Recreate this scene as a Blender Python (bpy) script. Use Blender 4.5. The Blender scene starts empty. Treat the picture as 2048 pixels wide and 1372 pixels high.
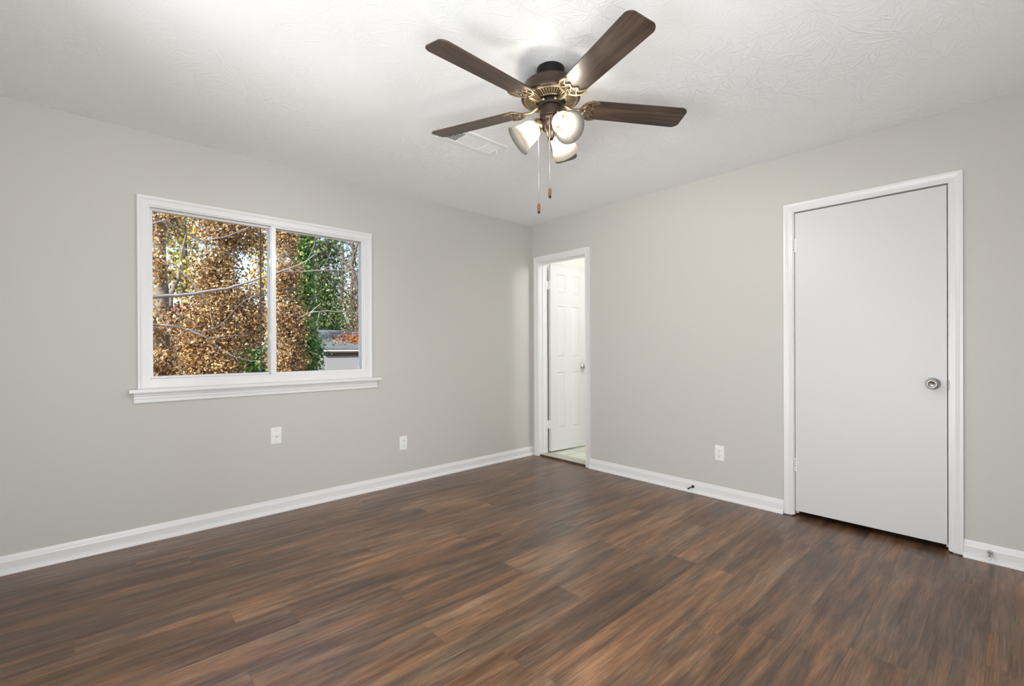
import bpy, bmesh, math, random
import numpy as np
from mathutils import Vector, Matrix

random.seed(7)
rng = np.random.default_rng(11)
PI = math.pi
scene = bpy.context.scene
C = scene.collection

# ------------------------------------------------------------------ camera, sky, sun, exposure
CAM = Vector((-3.53446, -3.51570, 1.15016))
FPX, YAW, PITCH, ROLL, PY0 = 930.72, 0.826067, -0.0022067, -0.0043011, 695.957
_F = Vector((math.cos(YAW) * math.cos(PITCH), math.sin(YAW) * math.cos(PITCH), math.sin(PITCH)))
_R = Vector((math.sin(YAW), -math.cos(YAW), 0.0))
_U = _R.cross(_F)
_R, _U = (math.cos(ROLL) * _R + math.sin(ROLL) * _U), (-math.sin(ROLL) * _R + math.cos(ROLL) * _U)
cam_data = bpy.data.cameras.new('camera')
cam = bpy.data.objects.new('camera', cam_data)
C.objects.link(cam)
m = Matrix.Identity(4)
for i in range(3):
    m[i][0], m[i][1], m[i][2], m[i][3] = _R[i], _U[i], -_F[i], CAM[i]
cam.matrix_world = m
cam_data.sensor_fit = 'HORIZONTAL'
cam_data.sensor_width = 36.0
cam_data.lens = FPX / 2048 * 36.0
cam_data.shift_y = (PY0 - 686.0) / 2048
cam_data.clip_start = 0.02
cam_data.clip_end = 300
scene.camera = cam

scene.view_settings.view_transform = 'Standard'
scene.view_settings.look = 'None'
scene.view_settings.gamma = 1.0
scene.view_settings.use_curve_mapping = False
scene.view_settings.exposure = 0.11
scene.cycles.use_denoising = True
scene.cycles.max_bounces = 10
scene.cycles.diffuse_bounces = 6
scene.cycles.glossy_bounces = 4
scene.cycles.transparent_max_bounces = 16
scene.cycles.sample_clamp_indirect = 6.0
scene.cycles.caustics_reflective = False
scene.cycles.caustics_refractive = False

world = bpy.data.worlds.new('sky')
scene.world = world
world.use_nodes = True
wn = world.node_tree
wn.nodes.clear()
wo = wn.nodes.new('ShaderNodeOutputWorld')
wb = wn.nodes.new('ShaderNodeBackground')
sk = wn.nodes.new('ShaderNodeTexSky')
sk.sky_type = 'NISHITA'
sk.sun_disc = False
sk.sun_elevation = math.radians(38)
sk.sun_rotation = math.radians(235)
sk.air_density = 1.0
sk.dust_density = 1.6
sk.ozone_density = 1.2
wb.inputs['Strength'].default_value = 0.34
wn.links.new(sk.outputs[0], wb.inputs['Color'])
wn.links.new(wb.outputs[0], wo.inputs['Surface'])

def lamp(name, kind, loc, energy, color=(1, 1, 1), **kw):
    d = bpy.data.lights.new(name, kind)
    d.energy = energy
    d.color = color
    for k, v in kw.items():
        setattr(d, k, v)
    o = bpy.data.objects.new(name, d)
    C.objects.link(o)
    o.location = loc
    return o

sun = lamp('sun', 'SUN', (-8, -5, 9), 8.0, (1.0, 0.95, 0.86), angle=0.009)
sun.rotation_euler = Vector((0.82, 0.33, -0.60)).to_track_quat('-Z', 'Y').to_euler()
# light of the bathroom's own fixture (over the vanity, out of view round the door jamb)
BATH_POWER = 35.0
lamp('bathroom_light', 'POINT', (0.62, -1.64, 2.19), BATH_POWER, (1.0, 0.975, 0.935), shadow_soft_size=0.09)
FAN_POWER = 30.0
FAN_COLOR = (1.0, 0.97, 0.93)
# sky portal in the window opening
portal = lamp('window_portal', 'AREA', (-2.565, 0.16, 1.48), 1.0, shape='RECTANGLE', size=1.36, size_y=1.06)
portal.rotation_euler = (PI / 2, 0, 0)
portal.rotation_euler = Vector((0, -1, 0)).to_track_quat('-Z', 'Z').to_euler()
portal.data.cycles.is_portal = True
# unseen fill lamp, added to brighten the room from beside the viewpoint
SIDE_FILL_POWER = 64.0
side_fill = lamp('side_fill_light', 'AREA', (-4.95, -2.65, 0.70), SIDE_FILL_POWER, (0.965, 0.985, 1.0), shape='RECTANGLE', size=1.5, size_y=1.3)
side_fill.rotation_euler = Vector((1.0, 0.0, 0.02)).to_track_quat('-Z', 'Z').to_euler()
# second added fill lamp, out of view behind the viewpoint
BACK_FILL_POWER = 64.0
back_fill = lamp('back_fill_light', 'AREA', (-3.43, -4.22, 0.95), BACK_FILL_POWER, (0.955, 0.98, 1.0), shape='RECTANGLE', size=0.86, size_y=1.7)
back_fill.rotation_euler = Vector((0.12, 0.94, 0.30)).to_track_quat('-Z', 'Z').to_euler()

def at(px, py, Y):
    """point on the plane y=Y seen at that place of the photograph"""
    d = _F + _R * ((px - 1024) / FPX) + _U * ((PY0 - py) / FPX)
    return CAM + d * ((Y - CAM.y) / d.y)

# ------------------------------------------------------------------ material helpers
def new_mat(name):
    mt = bpy.data.materials.new(name)
    mt.use_nodes = True
    nt = mt.node_tree
    b = nt.nodes['Principled BSDF']
    return mt, nt, b

def N(nt, typ, **kw):
    n = nt.nodes.new(typ)
    for k, v in kw.items():
        if k in n.inputs:
            n.inputs[k].default_value = v
        else:
            setattr(n, k, v)
    return n

def plain(name, col, rough=0.5, metal=0.0, noise=0.0, bump=0.0, scale=40.0, spec=0.5, coat=0.0):
    mt, nt, b = new_mat(name)
    b.inputs['Roughness'].default_value = rough
    b.inputs['Metallic'].default_value = metal
    b.inputs['Specular IOR Level'].default_value = spec
    b.inputs['Coat Weight'].default_value = coat
    tc = N(nt, 'ShaderNodeTexCoord')
    nz = N(nt, 'ShaderNodeTexNoise', Scale=scale, Detail=3.0)
    nt.links.new(tc.outputs['Object'], nz.inputs['Vector'])
    mx = N(nt, 'ShaderNodeMix', data_type='RGBA')
    mx.inputs[6].default_value = (*[c * (1 - noise) for c in col], 1)
    mx.inputs[7].default_value = (*[min(1, c * (1 + noise)) for c in col], 1)
    nt.links.new(nz.outputs['Fac'], mx.inputs[0])
    nt.links.new(mx.outputs[2], b.inputs['Base Color'])
    if bump:
        bp = N(nt, 'ShaderNodeBump', Strength=bump, Distance=0.03 if scale < 20 else 0.002)
        nt.links.new(nz.outputs['Fac'], bp.inputs['Height'])
        nt.links.new(bp.outputs[0], b.inputs['Normal'])
    return mt

def math_node(nt, op, a, b=None, c=None):
    n = nt.nodes.new('ShaderNodeMath')
    n.operation = op
    for i, v in enumerate((a, b, c)):
        if v is None:
            continue
        if isinstance(v, (int, float)):
            n.inputs[i].default_value = v
        else:
            nt.links.new(v, n.inputs[i])
    return n.outputs[0]

M = {}
M['wall'] = plain('greige_paint', (0.55, 0.540, 0.512), 0.55, noise=0.012, bump=0.06, scale=220, spec=0.35)
M['trim'] = plain('white_trim_paint', (0.74, 0.74, 0.745), 0.32, noise=0.008, bump=0.03, scale=60)
M['door'] = plain('white_door_paint', (0.63, 0.635, 0.645), 0.42, noise=0.01, bump=0.05, scale=50)
M['vinyl'] = plain('white_vinyl', (0.76, 0.76, 0.77), 0.3, noise=0.005)
M['plate'] = plain('white_plastic', (0.82, 0.82, 0.81), 0.3, noise=0.005)
M['slot'] = plain('dark_slot', (0.03, 0.03, 0.03), 0.6)
M['nickel'] = plain('satin_nickel', (0.56, 0.56, 0.56), 0.24, 1.0, noise=0.03, scale=90)
M['steel'] = plain('worn_steel', (0.20, 0.20, 0.20), 0.45, 0.9, noise=0.1)
M['dark_metal'] = plain('dark_bronze_stop', (0.03, 0.028, 0.026), 0.4, 0.5)
M['bronze'] = plain('oil_rubbed_bronze', (0.080, 0.055, 0.041), 0.34, 0.75, noise=0.08, scale=30)
M['black'] = plain('black_enamel', (0.008, 0.007, 0.006), 0.45, spec=0.3)
M['brass'] = plain('antique_brass', (0.34, 0.262, 0.168), 0.36, 0.9, noise=0.12, scale=60)
M['slot_bronze'] = plain('dark_vent_gap', (0.035, 0.026, 0.02), 0.6)
M['chain'] = plain('pale_brass_chain', (0.66, 0.58, 0.44), 0.3, 0.85)
M['fob'] = plain('brown_wood_fob', (0.20, 0.085, 0.022), 0.35, noise=0.25, scale=60)
M['fob_end'] = plain('black_fob_tip', (0.012, 0.01, 0.008), 0.4)
M['bath_wall'] = plain('white_bathroom_paint', (0.80, 0.80, 0.78), 0.5, noise=0.01)
M['stile_shade'] = plain('shaded_stile_side', (0.03, 0.035, 0.06), 0.5)  # dark blue tone stands for the shadowed side of the outer stile
M['strip'] = plain('dark_threshold_edge', (0.075, 0.055, 0.04), 0.45, noise=0.2, scale=30)
M['strip_top'] = plain('grey_threshold_top', (0.48, 0.46, 0.40), 0.35, noise=0.05, scale=30)
M['bark'] = plain('grey_bark', (0.20, 0.165, 0.125), 0.9, noise=0.75, bump=1.0, scale=11)
M['twig'] = plain('pale_twig_bark', (0.31, 0.275, 0.25), 0.85, noise=0.3, scale=14)
M['dark_twig'] = plain('dark_twig_bark', (0.125, 0.105, 0.09), 0.9, noise=0.3, scale=14)
M['shed_white'] = plain('white_shed_siding', (0.25, 0.25, 0.26), 0.6, noise=0.03, scale=6)
M['shed_brown'] = plain('brown_frieze_board', (0.085, 0.05, 0.04), 0.7, noise=0.15)
M['shed_fascia'] = plain('pale_fascia', (0.46, 0.42, 0.43), 0.6, noise=0.05)
M['ground'] = plain('leafy_ground', (0.20, 0.13, 0.06), 0.95, noise=0.5, bump=0.6, scale=3)

# roof shingles
mt, nt, b = new_mat('grey_shingles')
tc = N(nt, 'ShaderNodeTexCoord')
br = N(nt, 'ShaderNodeTexBrick')
br.inputs['Scale'].default_value = 3.2
br.inputs['Color1'].default_value = (0.095, 0.108, 0.105, 1)
br.inputs['Color2'].default_value = (0.14, 0.148, 0.142, 1)
br.inputs['Mortar'].default_value = (0.06, 0.065, 0.065, 1)
br.inputs['Mortar Size'].default_value = 0.012
nt.links.new(tc.outputs['Object'], br.inputs['Vector'])
nt.links.new(br.outputs['Color'], b.inputs['Base Color'])
b.inputs['Roughness'].default_value = 0.9
M['shingle'] = mt

# stomped (crow's foot) ceiling texture
mt, nt, b = new_mat('stomped_ceiling_paint')
b.inputs['Base Color'].default_value = (0.880, 0.892, 0.905, 1)
b.inputs['Roughness'].default_value = 0.75
b.inputs['Specular IOR Level'].default_value = 0.25
tc = N(nt, 'ShaderNodeTexCoord')
heights = []
wob = N(nt, 'ShaderNodeTexNoise', Scale=14.0, Detail=2.0)
nt.links.new(tc.outputs['Object'], wob.inputs['Vector'])
wsub = N(nt, 'ShaderNodeVectorMath', operation='SUBTRACT')
nt.links.new(wob.outputs['Color'], wsub.inputs[0])
wsub.inputs[1].default_value = (0.5, 0.5, 0.5)
wsc = N(nt, 'ShaderNodeVectorMath', operation='SCALE', Scale=0.028)
nt.links.new(wsub.outputs[0], wsc.inputs[0])
wadd = N(nt, 'ShaderNodeVectorMath', operation='ADD')
nt.links.new(tc.outputs['Object'], wadd.inputs[0])
nt.links.new(wsc.outputs[0], wadd.inputs[1])
for k, (sc, off) in enumerate(((4.2, 0.0), (5.6, 3.7), (4.9, 8.3))):
    mp = N(nt, 'ShaderNodeMapping')
    mp.inputs['Location'].default_value = (off, off * 1.7, 0.0)
    nt.links.new(wadd.outputs[0], mp.inputs['Vector'])
    vo = N(nt, 'ShaderNodeTexVoronoi', voronoi_dimensions='2D', feature='F1', Scale=sc, Randomness=0.9)
    nt.links.new(mp.outputs[0], vo.inputs['Vector'])
    sub = N(nt, 'ShaderNodeVectorMath', operation='SUBTRACT')
    nt.links.new(mp.outputs[0], sub.inputs[0])
    nt.links.new(vo.outputs['Position'], sub.inputs[1])
    sp = N(nt, 'ShaderNodeSeparateXYZ')
    nt.links.new(sub.outputs[0], sp.inputs[0])
    ang = math_node(nt, 'ARCTAN2', sp.outputs[1], sp.outputs[0])
    ln = N(nt, 'ShaderNodeVectorMath', operation='LENGTH')
    nt.links.new(sub.outputs[0], ln.inputs[0])
    sepc = N(nt, 'ShaderNodeSeparateColor')
    nt.links.new(vo.outputs['Color'], sepc.inputs[0])
    cx = N(nt, 'ShaderNodeCombineXYZ')
    nt.links.new(math_node(nt, 'MULTIPLY', ang, 8.5), cx.inputs[0])
    nt.links.new(math_node(nt, 'MULTIPLY', ln.outputs['Value'], 22.0), cx.inputs[1])
    nt.links.new(math_node(nt, 'MULTIPLY', sepc.outputs[0], 60.0), cx.inputs[2])
    nz = N(nt, 'ShaderNodeTexNoise', Scale=1.0, Detail=1.0, Roughness=0.4)
    nt.links.new(cx.outputs[0], nz.inputs['Vector'])
    rp = N(nt, 'ShaderNodeValToRGB')
    rp.color_ramp.elements[0].position = 0.605
    rp.color_ramp.elements[1].position = 0.69
    nt.links.new(nz.outputs['Fac'], rp.inputs[0])
    heights.append(rp.outputs[0])
patch = N(nt, 'ShaderNodeTexNoise', Scale=1.1, Detail=2.0)
nt.links.new(tc.outputs['Object'], patch.inputs['Vector'])
prp = N(nt, 'ShaderNodeValToRGB')
prp.color_ramp.elements[0].position = 0.38
prp.color_ramp.elements[1].position = 0.62
nt.links.new(patch.outputs['Fac'], prp.inputs[0])
hsum = math_node(nt, 'MAXIMUM', math_node(nt, 'MAXIMUM', heights[0], heights[1]), heights[2])
hsum = math_node(nt, 'MULTIPLY', hsum, math_node(nt, 'ADD', math_node(nt, 'MULTIPLY', prp.outputs[0], 0.8), 0.2))
bp = N(nt, 'ShaderNodeBump', Strength=0.5, Distance=0.0035)
nt.links.new(hsum, bp.inputs['Height'])
nt.links.new(bp.outputs[0], b.inputs['Normal'])
M['ceiling'] = mt

# vinyl plank floor; tone of each plank comes from a face attribute
mt, nt, b = new_mat('walnut_plank_floor')
tc = N(nt, 'ShaderNodeTexCoord')
at1 = N(nt, 'ShaderNodeAttribute', attribute_name='plank')
sepa = N(nt, 'ShaderNodeSeparateColor')
nt.links.new(at1.outputs['Color'], sepa.inputs[0])
sp = N(nt, 'ShaderNodeSeparateXYZ')
nt.links.new(tc.outputs['Object'], sp.inputs[0])
def stretched(sx, sy, zmul):
    cx = N(nt, 'ShaderNodeCombineXYZ')
    nt.links.new(math_node(nt, 'MULTIPLY', sp.outputs[0], sx), cx.inputs[0])
    nt.links.new(math_node(nt, 'MULTIPLY', sp.outputs[1], sy), cx.inputs[1])
    nt.links.new(math_node(nt, 'MULTIPLY', sepa.outputs[1], zmul), cx.inputs[2])
    return cx.outputs[0]
n1 = N(nt, 'ShaderNodeTexNoise', Scale=1.0, Detail=7.0, Roughness=0.66, Distortion=0.35)
nt.links.new(stretched(2.4, 24.0, 90.0), n1.inputs['Vector'])
n2 = N(nt, 'ShaderNodeTexNoise', Scale=1.0, Detail=3.0, Roughness=0.65)
nt.links.new(stretched(7.0, 190.0, 50.0), n2.inputs['Vector'])
n3 = N(nt, 'ShaderNodeTexNoise', Scale=1.0, Detail=4.0, Roughness=0.6, Distortion=0.4)
nt.links.new(stretched(1.6, 8.0, 70.0), n3.inputs['Vector'])
n4 = N(nt, 'ShaderNodeTexNoise', Scale=1.0, Detail=2.0, Roughness=0.5)
nt.links.new(stretched(1.0, 3.2, 33.0), n4.inputs['Vector'])
def centred(sock, k): return math_node(nt, 'MULTIPLY', math_node(nt, 'SUBTRACT', sock, 0.5), k)
v = math_node(nt, 'ADD', math_node(nt, 'ADD', centred(n1.outputs['Fac'], 1.05), centred(n2.outputs['Fac'], 0.62)), centred(n4.outputs['Fac'], 0.55))
v = math_node(nt, 'ADD', math_node(nt, 'ADD', v, centred(sepa.outputs[0], 0.10)), 0.50)
rp = N(nt, 'ShaderNodeValToRGB')
e = rp.color_ramp.elements
e[0].position, e[0].color = 0.20, (0.038, 0.025, 0.018, 1)
e[1].position, e[1].color = 0.84, (0.300, 0.195, 0.122, 1)
x = e.new(0.40); x.color = (0.082, 0.052, 0.034, 1)
x = e.new(0.58); x.color = (0.150, 0.094, 0.058, 1)
nt.links.new(v, rp.inputs[0])
hue = N(nt, 'ShaderNodeMix', data_type='RGBA', blend_type='MULTIPLY')
hr = N(nt, 'ShaderNodeValToRGB')
hr.color_ramp.elements[0].position, hr.color_ramp.elements[0].color = 0.36, (1.34, 1.02, 0.75, 1)
hr.color_ramp.elements[1].position, hr.color_ramp.elements[1].color = 0.64, (1.00, 1.00, 0.97, 1)
nt.links.new(n3.outputs['Fac'], hr.inputs[0])
hue.inputs[0].default_value = 1.0
nt.links.new(rp.outputs[0], hue.inputs[6])
nt.links.new(hr.outputs[0], hue.inputs[7])
nt.links.new(hue.outputs[2], b.inputs['Base Color'])
nt.links.new(math_node(nt, 'ADD', math_node(nt, 'MULTIPLY', n2.outputs['Fac'], 0.12), 0.25), b.inputs['Roughness'])
b.inputs['Specular IOR Level'].default_value = 0.55
bp = N(nt, 'ShaderNodeBump', Strength=0.10, Distance=0.001)
nt.links.new(n2.outputs['Fac'], bp.inputs['Height'])
nt.links.new(bp.outputs[0], b.inputs['Normal'])
M['floor'] = mt

# bathroom tile
mt, nt, b = new_mat('pale_floor_tile')
tc = N(nt, 'ShaderNodeTexCoord')
br = N(nt, 'ShaderNodeTexBrick')
br.offset = 0.0
br.inputs['Scale'].default_value = 1.0
br.inputs['Brick Width'].default_value = 0.31
br.inputs['Row Height'].default_value = 0.31
br.inputs['Mortar Size'].default_value = 0.0035
br.inputs['Color1'].default_value = (0.66, 0.70, 0.60, 1)
br.inputs['Color2'].default_value = (0.70, 0.73, 0.64, 1)
br.inputs['Mortar'].default_value = (0.22, 0.22, 0.18, 1)
mp = N(nt, 'ShaderNodeMapping')
mp.inputs['Location'].default_value = (0.19, 0.33, 0)
nt.links.new(tc.outputs['Object'], mp.inputs['Vector'])
nt.links.new(mp.outputs[0], br.inputs['Vector'])
nt.links.new(br.outputs['Color'], b.inputs['Base Color'])
b.inputs['Roughness'].default_value = 0.3
M['tile'] = mt

# fan blade wood, grain along the local x axis
mt, nt, b = new_mat('walnut_fan_blade')
tc = N(nt, 'ShaderNodeTexCoord')
oi = N(nt, 'ShaderNodeObjectInfo')
mp = N(nt, 'ShaderNodeMapping')
mp.inputs['Scale'].default_value = (2.2, 26.0, 1.0)
nt.links.new(tc.outputs['Object'], mp.inputs['Vector'])
cx = N(nt, 'ShaderNodeCombineXYZ')
nt.links.new(math_node(nt, 'MULTIPLY', oi.outputs['Random'], 40.0), cx.inputs[2])
ad = N(nt, 'ShaderNodeVectorMath', operation='ADD')
nt.links.new(mp.outputs[0], ad.inputs[0])
nt.links.new(cx.outputs[0], ad.inputs[1])
nz = N(nt, 'ShaderNodeTexNoise', Scale=1.0, Detail=5.0, Roughness=0.6, Distortion=1.1)
nt.links.new(ad.outputs[0], nz.inputs['Vector'])
rp = N(nt, 'ShaderNodeValToRGB')
e = rp.color_ramp.elements
e[0].position, e[0].color = 0.32, (0.022, 0.013, 0.009, 1)
e[1].position, e[1].color = 0.70, (0.095, 0.060, 0.040, 1)
x = e.new(0.5); x.color = (0.050, 0.031, 0.021, 1)
nt.links.new(nz.outputs['Fac'], rp.inputs[0])
nt.links.new(rp.outputs[0], b.inputs['Base Color'])
b.inputs['Roughness'].default_value = 0.33
M['blade'] = mt

# frosted glass shade
mt, nt, b = new_mat('frosted_alabaster_glass')
nt.nodes.remove(b)
out = nt.nodes['Material Output']
tr = N(nt, 'ShaderNodeBsdfTranslucent', Color=(0.042, 0.0396, 0.0346, 1))
df = N(nt, 'ShaderNodeBsdfDiffuse', Color=(0.019, 0.0180, 0.0160, 1))
tp = N(nt, 'ShaderNodeBsdfTransparent', Color=(1.0, 0.98, 0.93, 1))
m1 = N(nt, 'ShaderNodeMixShader', Fac=0.30)
m2 = N(nt, 'ShaderNodeMixShader', Fac=0.21)
nt.links.new(tr.outputs[0], m1.inputs[1])
nt.links.new(df.outputs[0], m1.inputs[2])
nt.links.new(m1.outputs[0], m2.inputs[1])
nt.links.new(tp.outputs[0], m2.inputs[2])
nt.links.new(m2.outputs[0], out.inputs['Surface'])
M['shade'] = mt

mt, nt, b = new_mat('lit_bulb_glass')
nt.nodes.remove(b)
em = N(nt, 'ShaderNodeEmission', Color=(1.0, 0.95, 0.86, 1), Strength=1.6)
tp = N(nt, 'ShaderNodeBsdfTransparent')
ads = N(nt, 'ShaderNodeAddShader')
nt.links.new(em.outputs[0], ads.inputs[0]); nt.links.new(tp.outputs[0], ads.inputs[1])
nt.links.new(ads.outputs[0], nt.nodes['Material Output'].inputs['Surface'])
M['bulb'] = mt

# window pane: clear glass, thin
mt, nt, b = new_mat('clear_window_glass')
nt.nodes.remove(b)
out = nt.nodes['Material Output']
tp = N(nt, 'ShaderNodeBsdfTransparent', Color=(0.97, 0.98, 0.98, 1))
gl = N(nt, 'ShaderNodeBsdfGlossy', Roughness=0.02)
lw = N(nt, 'ShaderNodeFresnel', IOR=1.35)
mx = N(nt, 'ShaderNodeMixShader')
nt.links.new(math_node(nt, 'MULTIPLY', lw.outputs[0], 0.5), mx.inputs[0])
nt.links.new(tp.outputs[0], mx.inputs[1])
nt.links.new(gl.outputs[0], mx.inputs[2])
nt.links.new(mx.outputs[0], out.inputs['Surface'])
M['glass'] = mt

# leaves, colour of each leaf in a point attribute
mt, nt, b = new_mat('autumn_leaf')
nt.nodes.remove(b)
out = nt.nodes['Material Output']
ac = N(nt, 'ShaderNodeAttribute', attribute_name='leaf_colour')
df = N(nt, 'ShaderNodeBsdfDiffuse')
tr = N(nt, 'ShaderNodeBsdfTranslucent')
gl = N(nt, 'ShaderNodeBsdfGlossy', Roughness=0.45, Color=(0.8, 0.8, 0.8, 1))
nt.links.new(ac.outputs['Color'], df.inputs['Color'])
nt.links.new(ac.outputs['Color'], tr.inputs['Color'])
m1 = N(nt, 'ShaderNodeMixShader', Fac=0.28)
m2 = N(nt, 'ShaderNodeMixShader', Fac=0.06)
nt.links.new(df.outputs[0], m1.inputs[1])
nt.links.new(tr.outputs[0], m1.inputs[2])
nt.links.new(m1.outputs[0], m2.inputs[1])
nt.links.new(gl.outputs[0], m2.inputs[2])
nt.links.new(m2.outputs[0], out.inputs['Surface'])
M['leaf'] = mt

# ------------------------------------------------------------------ object helpers
def tag(o, label=None, cat=None, group=None, kind=None):
    if label: o['label'] = label
    if cat: o['category'] = cat
    if group: o['group'] = group
    if kind: o['kind'] = kind
    return o

def empty(name, loc=(0, 0, 0), rot=(0, 0, 0)):
    o = bpy.data.objects.new(name, None)
    o.empty_display_size = 0.05
    C.objects.link(o)
    o.location = loc
    o.rotation_euler = rot
    return o

def copy_tree(o, parent=None):
    c = o.copy()
    C.objects.link(c)
    c.parent = parent
    if parent is not None:
        c.matrix_parent_inverse = o.matrix_parent_inverse.copy()
    for ch in o.children:
        copy_tree(ch, c)
    return c

class MB:
    """gathers shapes and links them as one mesh object"""
    def __init__(self):
        self.v, self.f, self.mi, self.sm = [], [], [], []
    def add(self, vs, fs, mi=0, smooth=False):
        o = len(self.v)
        self.v += [tuple(p) for p in vs]
        self.f += [tuple(i + o for i in f) for f in fs]
        self.mi += [mi] * len(fs)
        self.sm += [smooth] * len(fs)
        return self
    def box(self, x0, x1, y0, y1, z0, z1, mi=0):
        if x0 > x1: x0, x1 = x1, x0
        if y0 > y1: y0, y1 = y1, y0
        if z0 > z1: z0, z1 = z1, z0
        vs = [(x, y, z) for x in (x0, x1) for y in (y0, y1) for z in (z0, z1)]
        fs = [(0, 1, 3, 2), (4, 6, 7, 5), (0, 4, 5, 1), (2, 3, 7, 6), (0, 2, 6, 4), (1, 5, 7, 3)]
        return self.add(vs, fs, mi)
    def obox(self, c, ax, ay, az, mi=0):
        c, ax, ay, az = Vector(c), Vector(ax), Vector(ay), Vector(az)
        vs = [c + sx * ax + sy * ay + sz * az for sx in (-1, 1) for sy in (-1, 1) for sz in (-1, 1)]
        fs = [(0, 1, 3, 2), (4, 6, 7, 5), (0, 4, 5, 1), (2, 3, 7, 6), (0, 2, 6, 4), (1, 5, 7, 3)]
        return self.add(vs, fs, mi)
    def lathe(self, prof, n=40, mi=0, mat=None, smooth=True, cap=False):
        """prof: list of (radius, height) turned round the local z axis, mat places it"""
        mat = mat or Matrix.Identity(4)
        vs, fs = [], []
        for r, h in prof:
            for i in range(n):
                a = 2 * PI * i / n
                vs.append(mat @ Vector((r * math.cos(a), r * math.sin(a), h)))
        for j in range(len(prof) - 1):
            for i in range(n):
                i2 = (i + 1) % n
                fs.append((j * n + i, j * n + i2, (j + 1) * n + i2, (j + 1) * n + i))
        if cap:
            fs.append(tuple(range(n))[::-1])
            fs.append(tuple((len(prof) - 1) * n + i for i in range(n)))
        return self.add(vs, fs, mi, smooth)
    def tube(self, pts, radii, n=8, mi=0, smooth=True, cap=True):
        pts = [Vector(p) for p in pts]
        if isinstance(radii, (int, float)): radii = [radii] * len(pts)
        vs, fs = [], []
        ref = None
        for k, p in enumerate(pts):
            t = (pts[min(k + 1, len(pts) - 1)] - pts[max(k - 1, 0)]).normalized()
            if ref is None:
                ref = Vector((0, 0, 1)) if abs(t.z) < 0.9 else Vector((1, 0, 0))
            u = (ref - t * ref.dot(t)).normalized()
            w = t.cross(u)
            ref = u
            for i in range(n):
                a = 2 * PI * i / n
                vs.append(p + radii[k] * (math.cos(a) * u + math.sin(a) * w))
        for k in range(len(pts) - 1):
            for i in range(n):
                i2 = (i + 1) % n
                fs.append((k * n + i, k * n + i2, (k + 1) * n + i2, (k + 1) * n + i))
        if cap:
            fs.append(tuple(range(n))[::-1])
            fs.append(tuple((len(pts) - 1) * n + i for i in range(n)))
        return self.add(vs, fs, mi, smooth)
    def ribbon(self, pts, width, z0, z1, mi=0):
        """flat bar of given width along a path in the xy plane, from z0 to z1"""
        n = len(pts)
        ws = width if isinstance(width, (list, tuple)) else [width] * n
        vs, fs = [], []
        for k in range(n):
            p = Vector((*pts[k][:2], 0))
            a = Vector((*pts[max(k - 1, 0)][:2], 0)); c = Vector((*pts[min(k + 1, n - 1)][:2], 0))
            t = (c - a).normalized()
            s = Vector((-t.y, t.x, 0)) * ws[k] / 2
            vs += [p + s + Vector((0, 0, z0)), p - s + Vector((0, 0, z0)), p - s + Vector((0, 0, z1)), p + s + Vector((0, 0, z1))]
        for k in range(n - 1):
            for i in range(4):
                i2 = (i + 1) % 4
                fs.append((k * 4 + i, k * 4 + i2, k * 4 + 4 + i2, k * 4 + 4 + i))
        fs.append((0, 3, 2, 1)); fs.append((n * 4 - 4, n * 4 - 3, n * 4 - 2, n * 4 - 1))
        return self.add(vs, fs, mi)
    def prism(self, outline, axis_pts, mi=0):
        """outline: list of Vectors (closed polygon); axis_pts: (vec) extrude vector"""
        n = len(outline)
        ev = Vector(axis_pts)
        vs = [Vector(p) for p in outline] + [Vector(p) + ev for p in outline]
        fs = [tuple(range(n))[::-1], tuple(range(n, 2 * n))]
        fs += [(i, (i + 1) % n, n + (i + 1) % n, n + i) for i in range(n)]
        return self.add(vs, fs, mi)
    def sphere(self, c, r, mi=0, n=8):
        prof = [(max(r * math.sin(PI * j / n), 1e-5), -r * math.cos(PI * j / n)) for j in range(n + 1)]
        return self.lathe(prof, n=n + 2, mi=mi, mat=Matrix.Translation(c))
    def build(self, name, mats, parent=None, bevel=0.0, segs=2, loc=None, rot=None, fix=True):
        me = bpy.data.meshes.new(name)
        me.from_pydata(self.v, [], self.f)
        mats = mats if isinstance(mats, (list, tuple)) else [mats]
        for mm in mats: me.materials.append(mm)
        me.polygons.foreach_set('material_index', self.mi)
        me.polygons.foreach_set('use_smooth', self.sm)
        me.update()
        if fix:
            bm = bmesh.new(); bm.from_mesh(me)
            bmesh.ops.recalc_face_normals(bm, faces=bm.faces)
            bm.to_mesh(me); bm.free()
        o = bpy.data.objects.new(name, me)
        C.objects.link(o)
        if parent is not None: o.parent = parent
        if loc is not None: o.location = loc
        if rot is not None: o.rotation_euler = rot
        if bevel:
            bv = o.modifiers.new('bevel', 'BEVEL')
            bv.width = bevel; bv.segments = segs; bv.limit_method = 'ANGLE'; bv.angle_limit = math.radians(40)
            bv.harden_normals = False
        return o

def frame_matrix(origin, zdir, xdir=None):
    z = Vector(zdir).normalized()
    x = Vector(xdir) if xdir else (Vector((0, 0, 1)) if abs(z.z) < 0.9 else Vector((1, 0, 0)))
    x = (x - z * x.dot(z)).normalized()
    y = z.cross(x)
    mm = Matrix.Identity(4)
    for i in range(3):
        mm[i][0], mm[i][1], mm[i][2], mm[i][3] = x[i], y[i], z[i], origin[i]
    return mm

def on_left(a, z, t): return Vector((a, -t, z))      # plane y=0, t = distance out into the room
def on_right(a, z, t): return Vector((-t, a, z))     # plane x=0

# ------------------------------------------------------------------ room shell
H = 2.44
XL, YB = -3.97, -4.12
WT = 0.12
WX0, WX1, WZ0, WZ1 = -3.250, -1.880, 0.955, 2.012        # window opening
D1 = (-3.257, -2.497, 2.049)                             # wide door opening y0,y1,head
D2 = (-0.720, -0.106, 2.034)                             # narrow doorway

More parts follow.
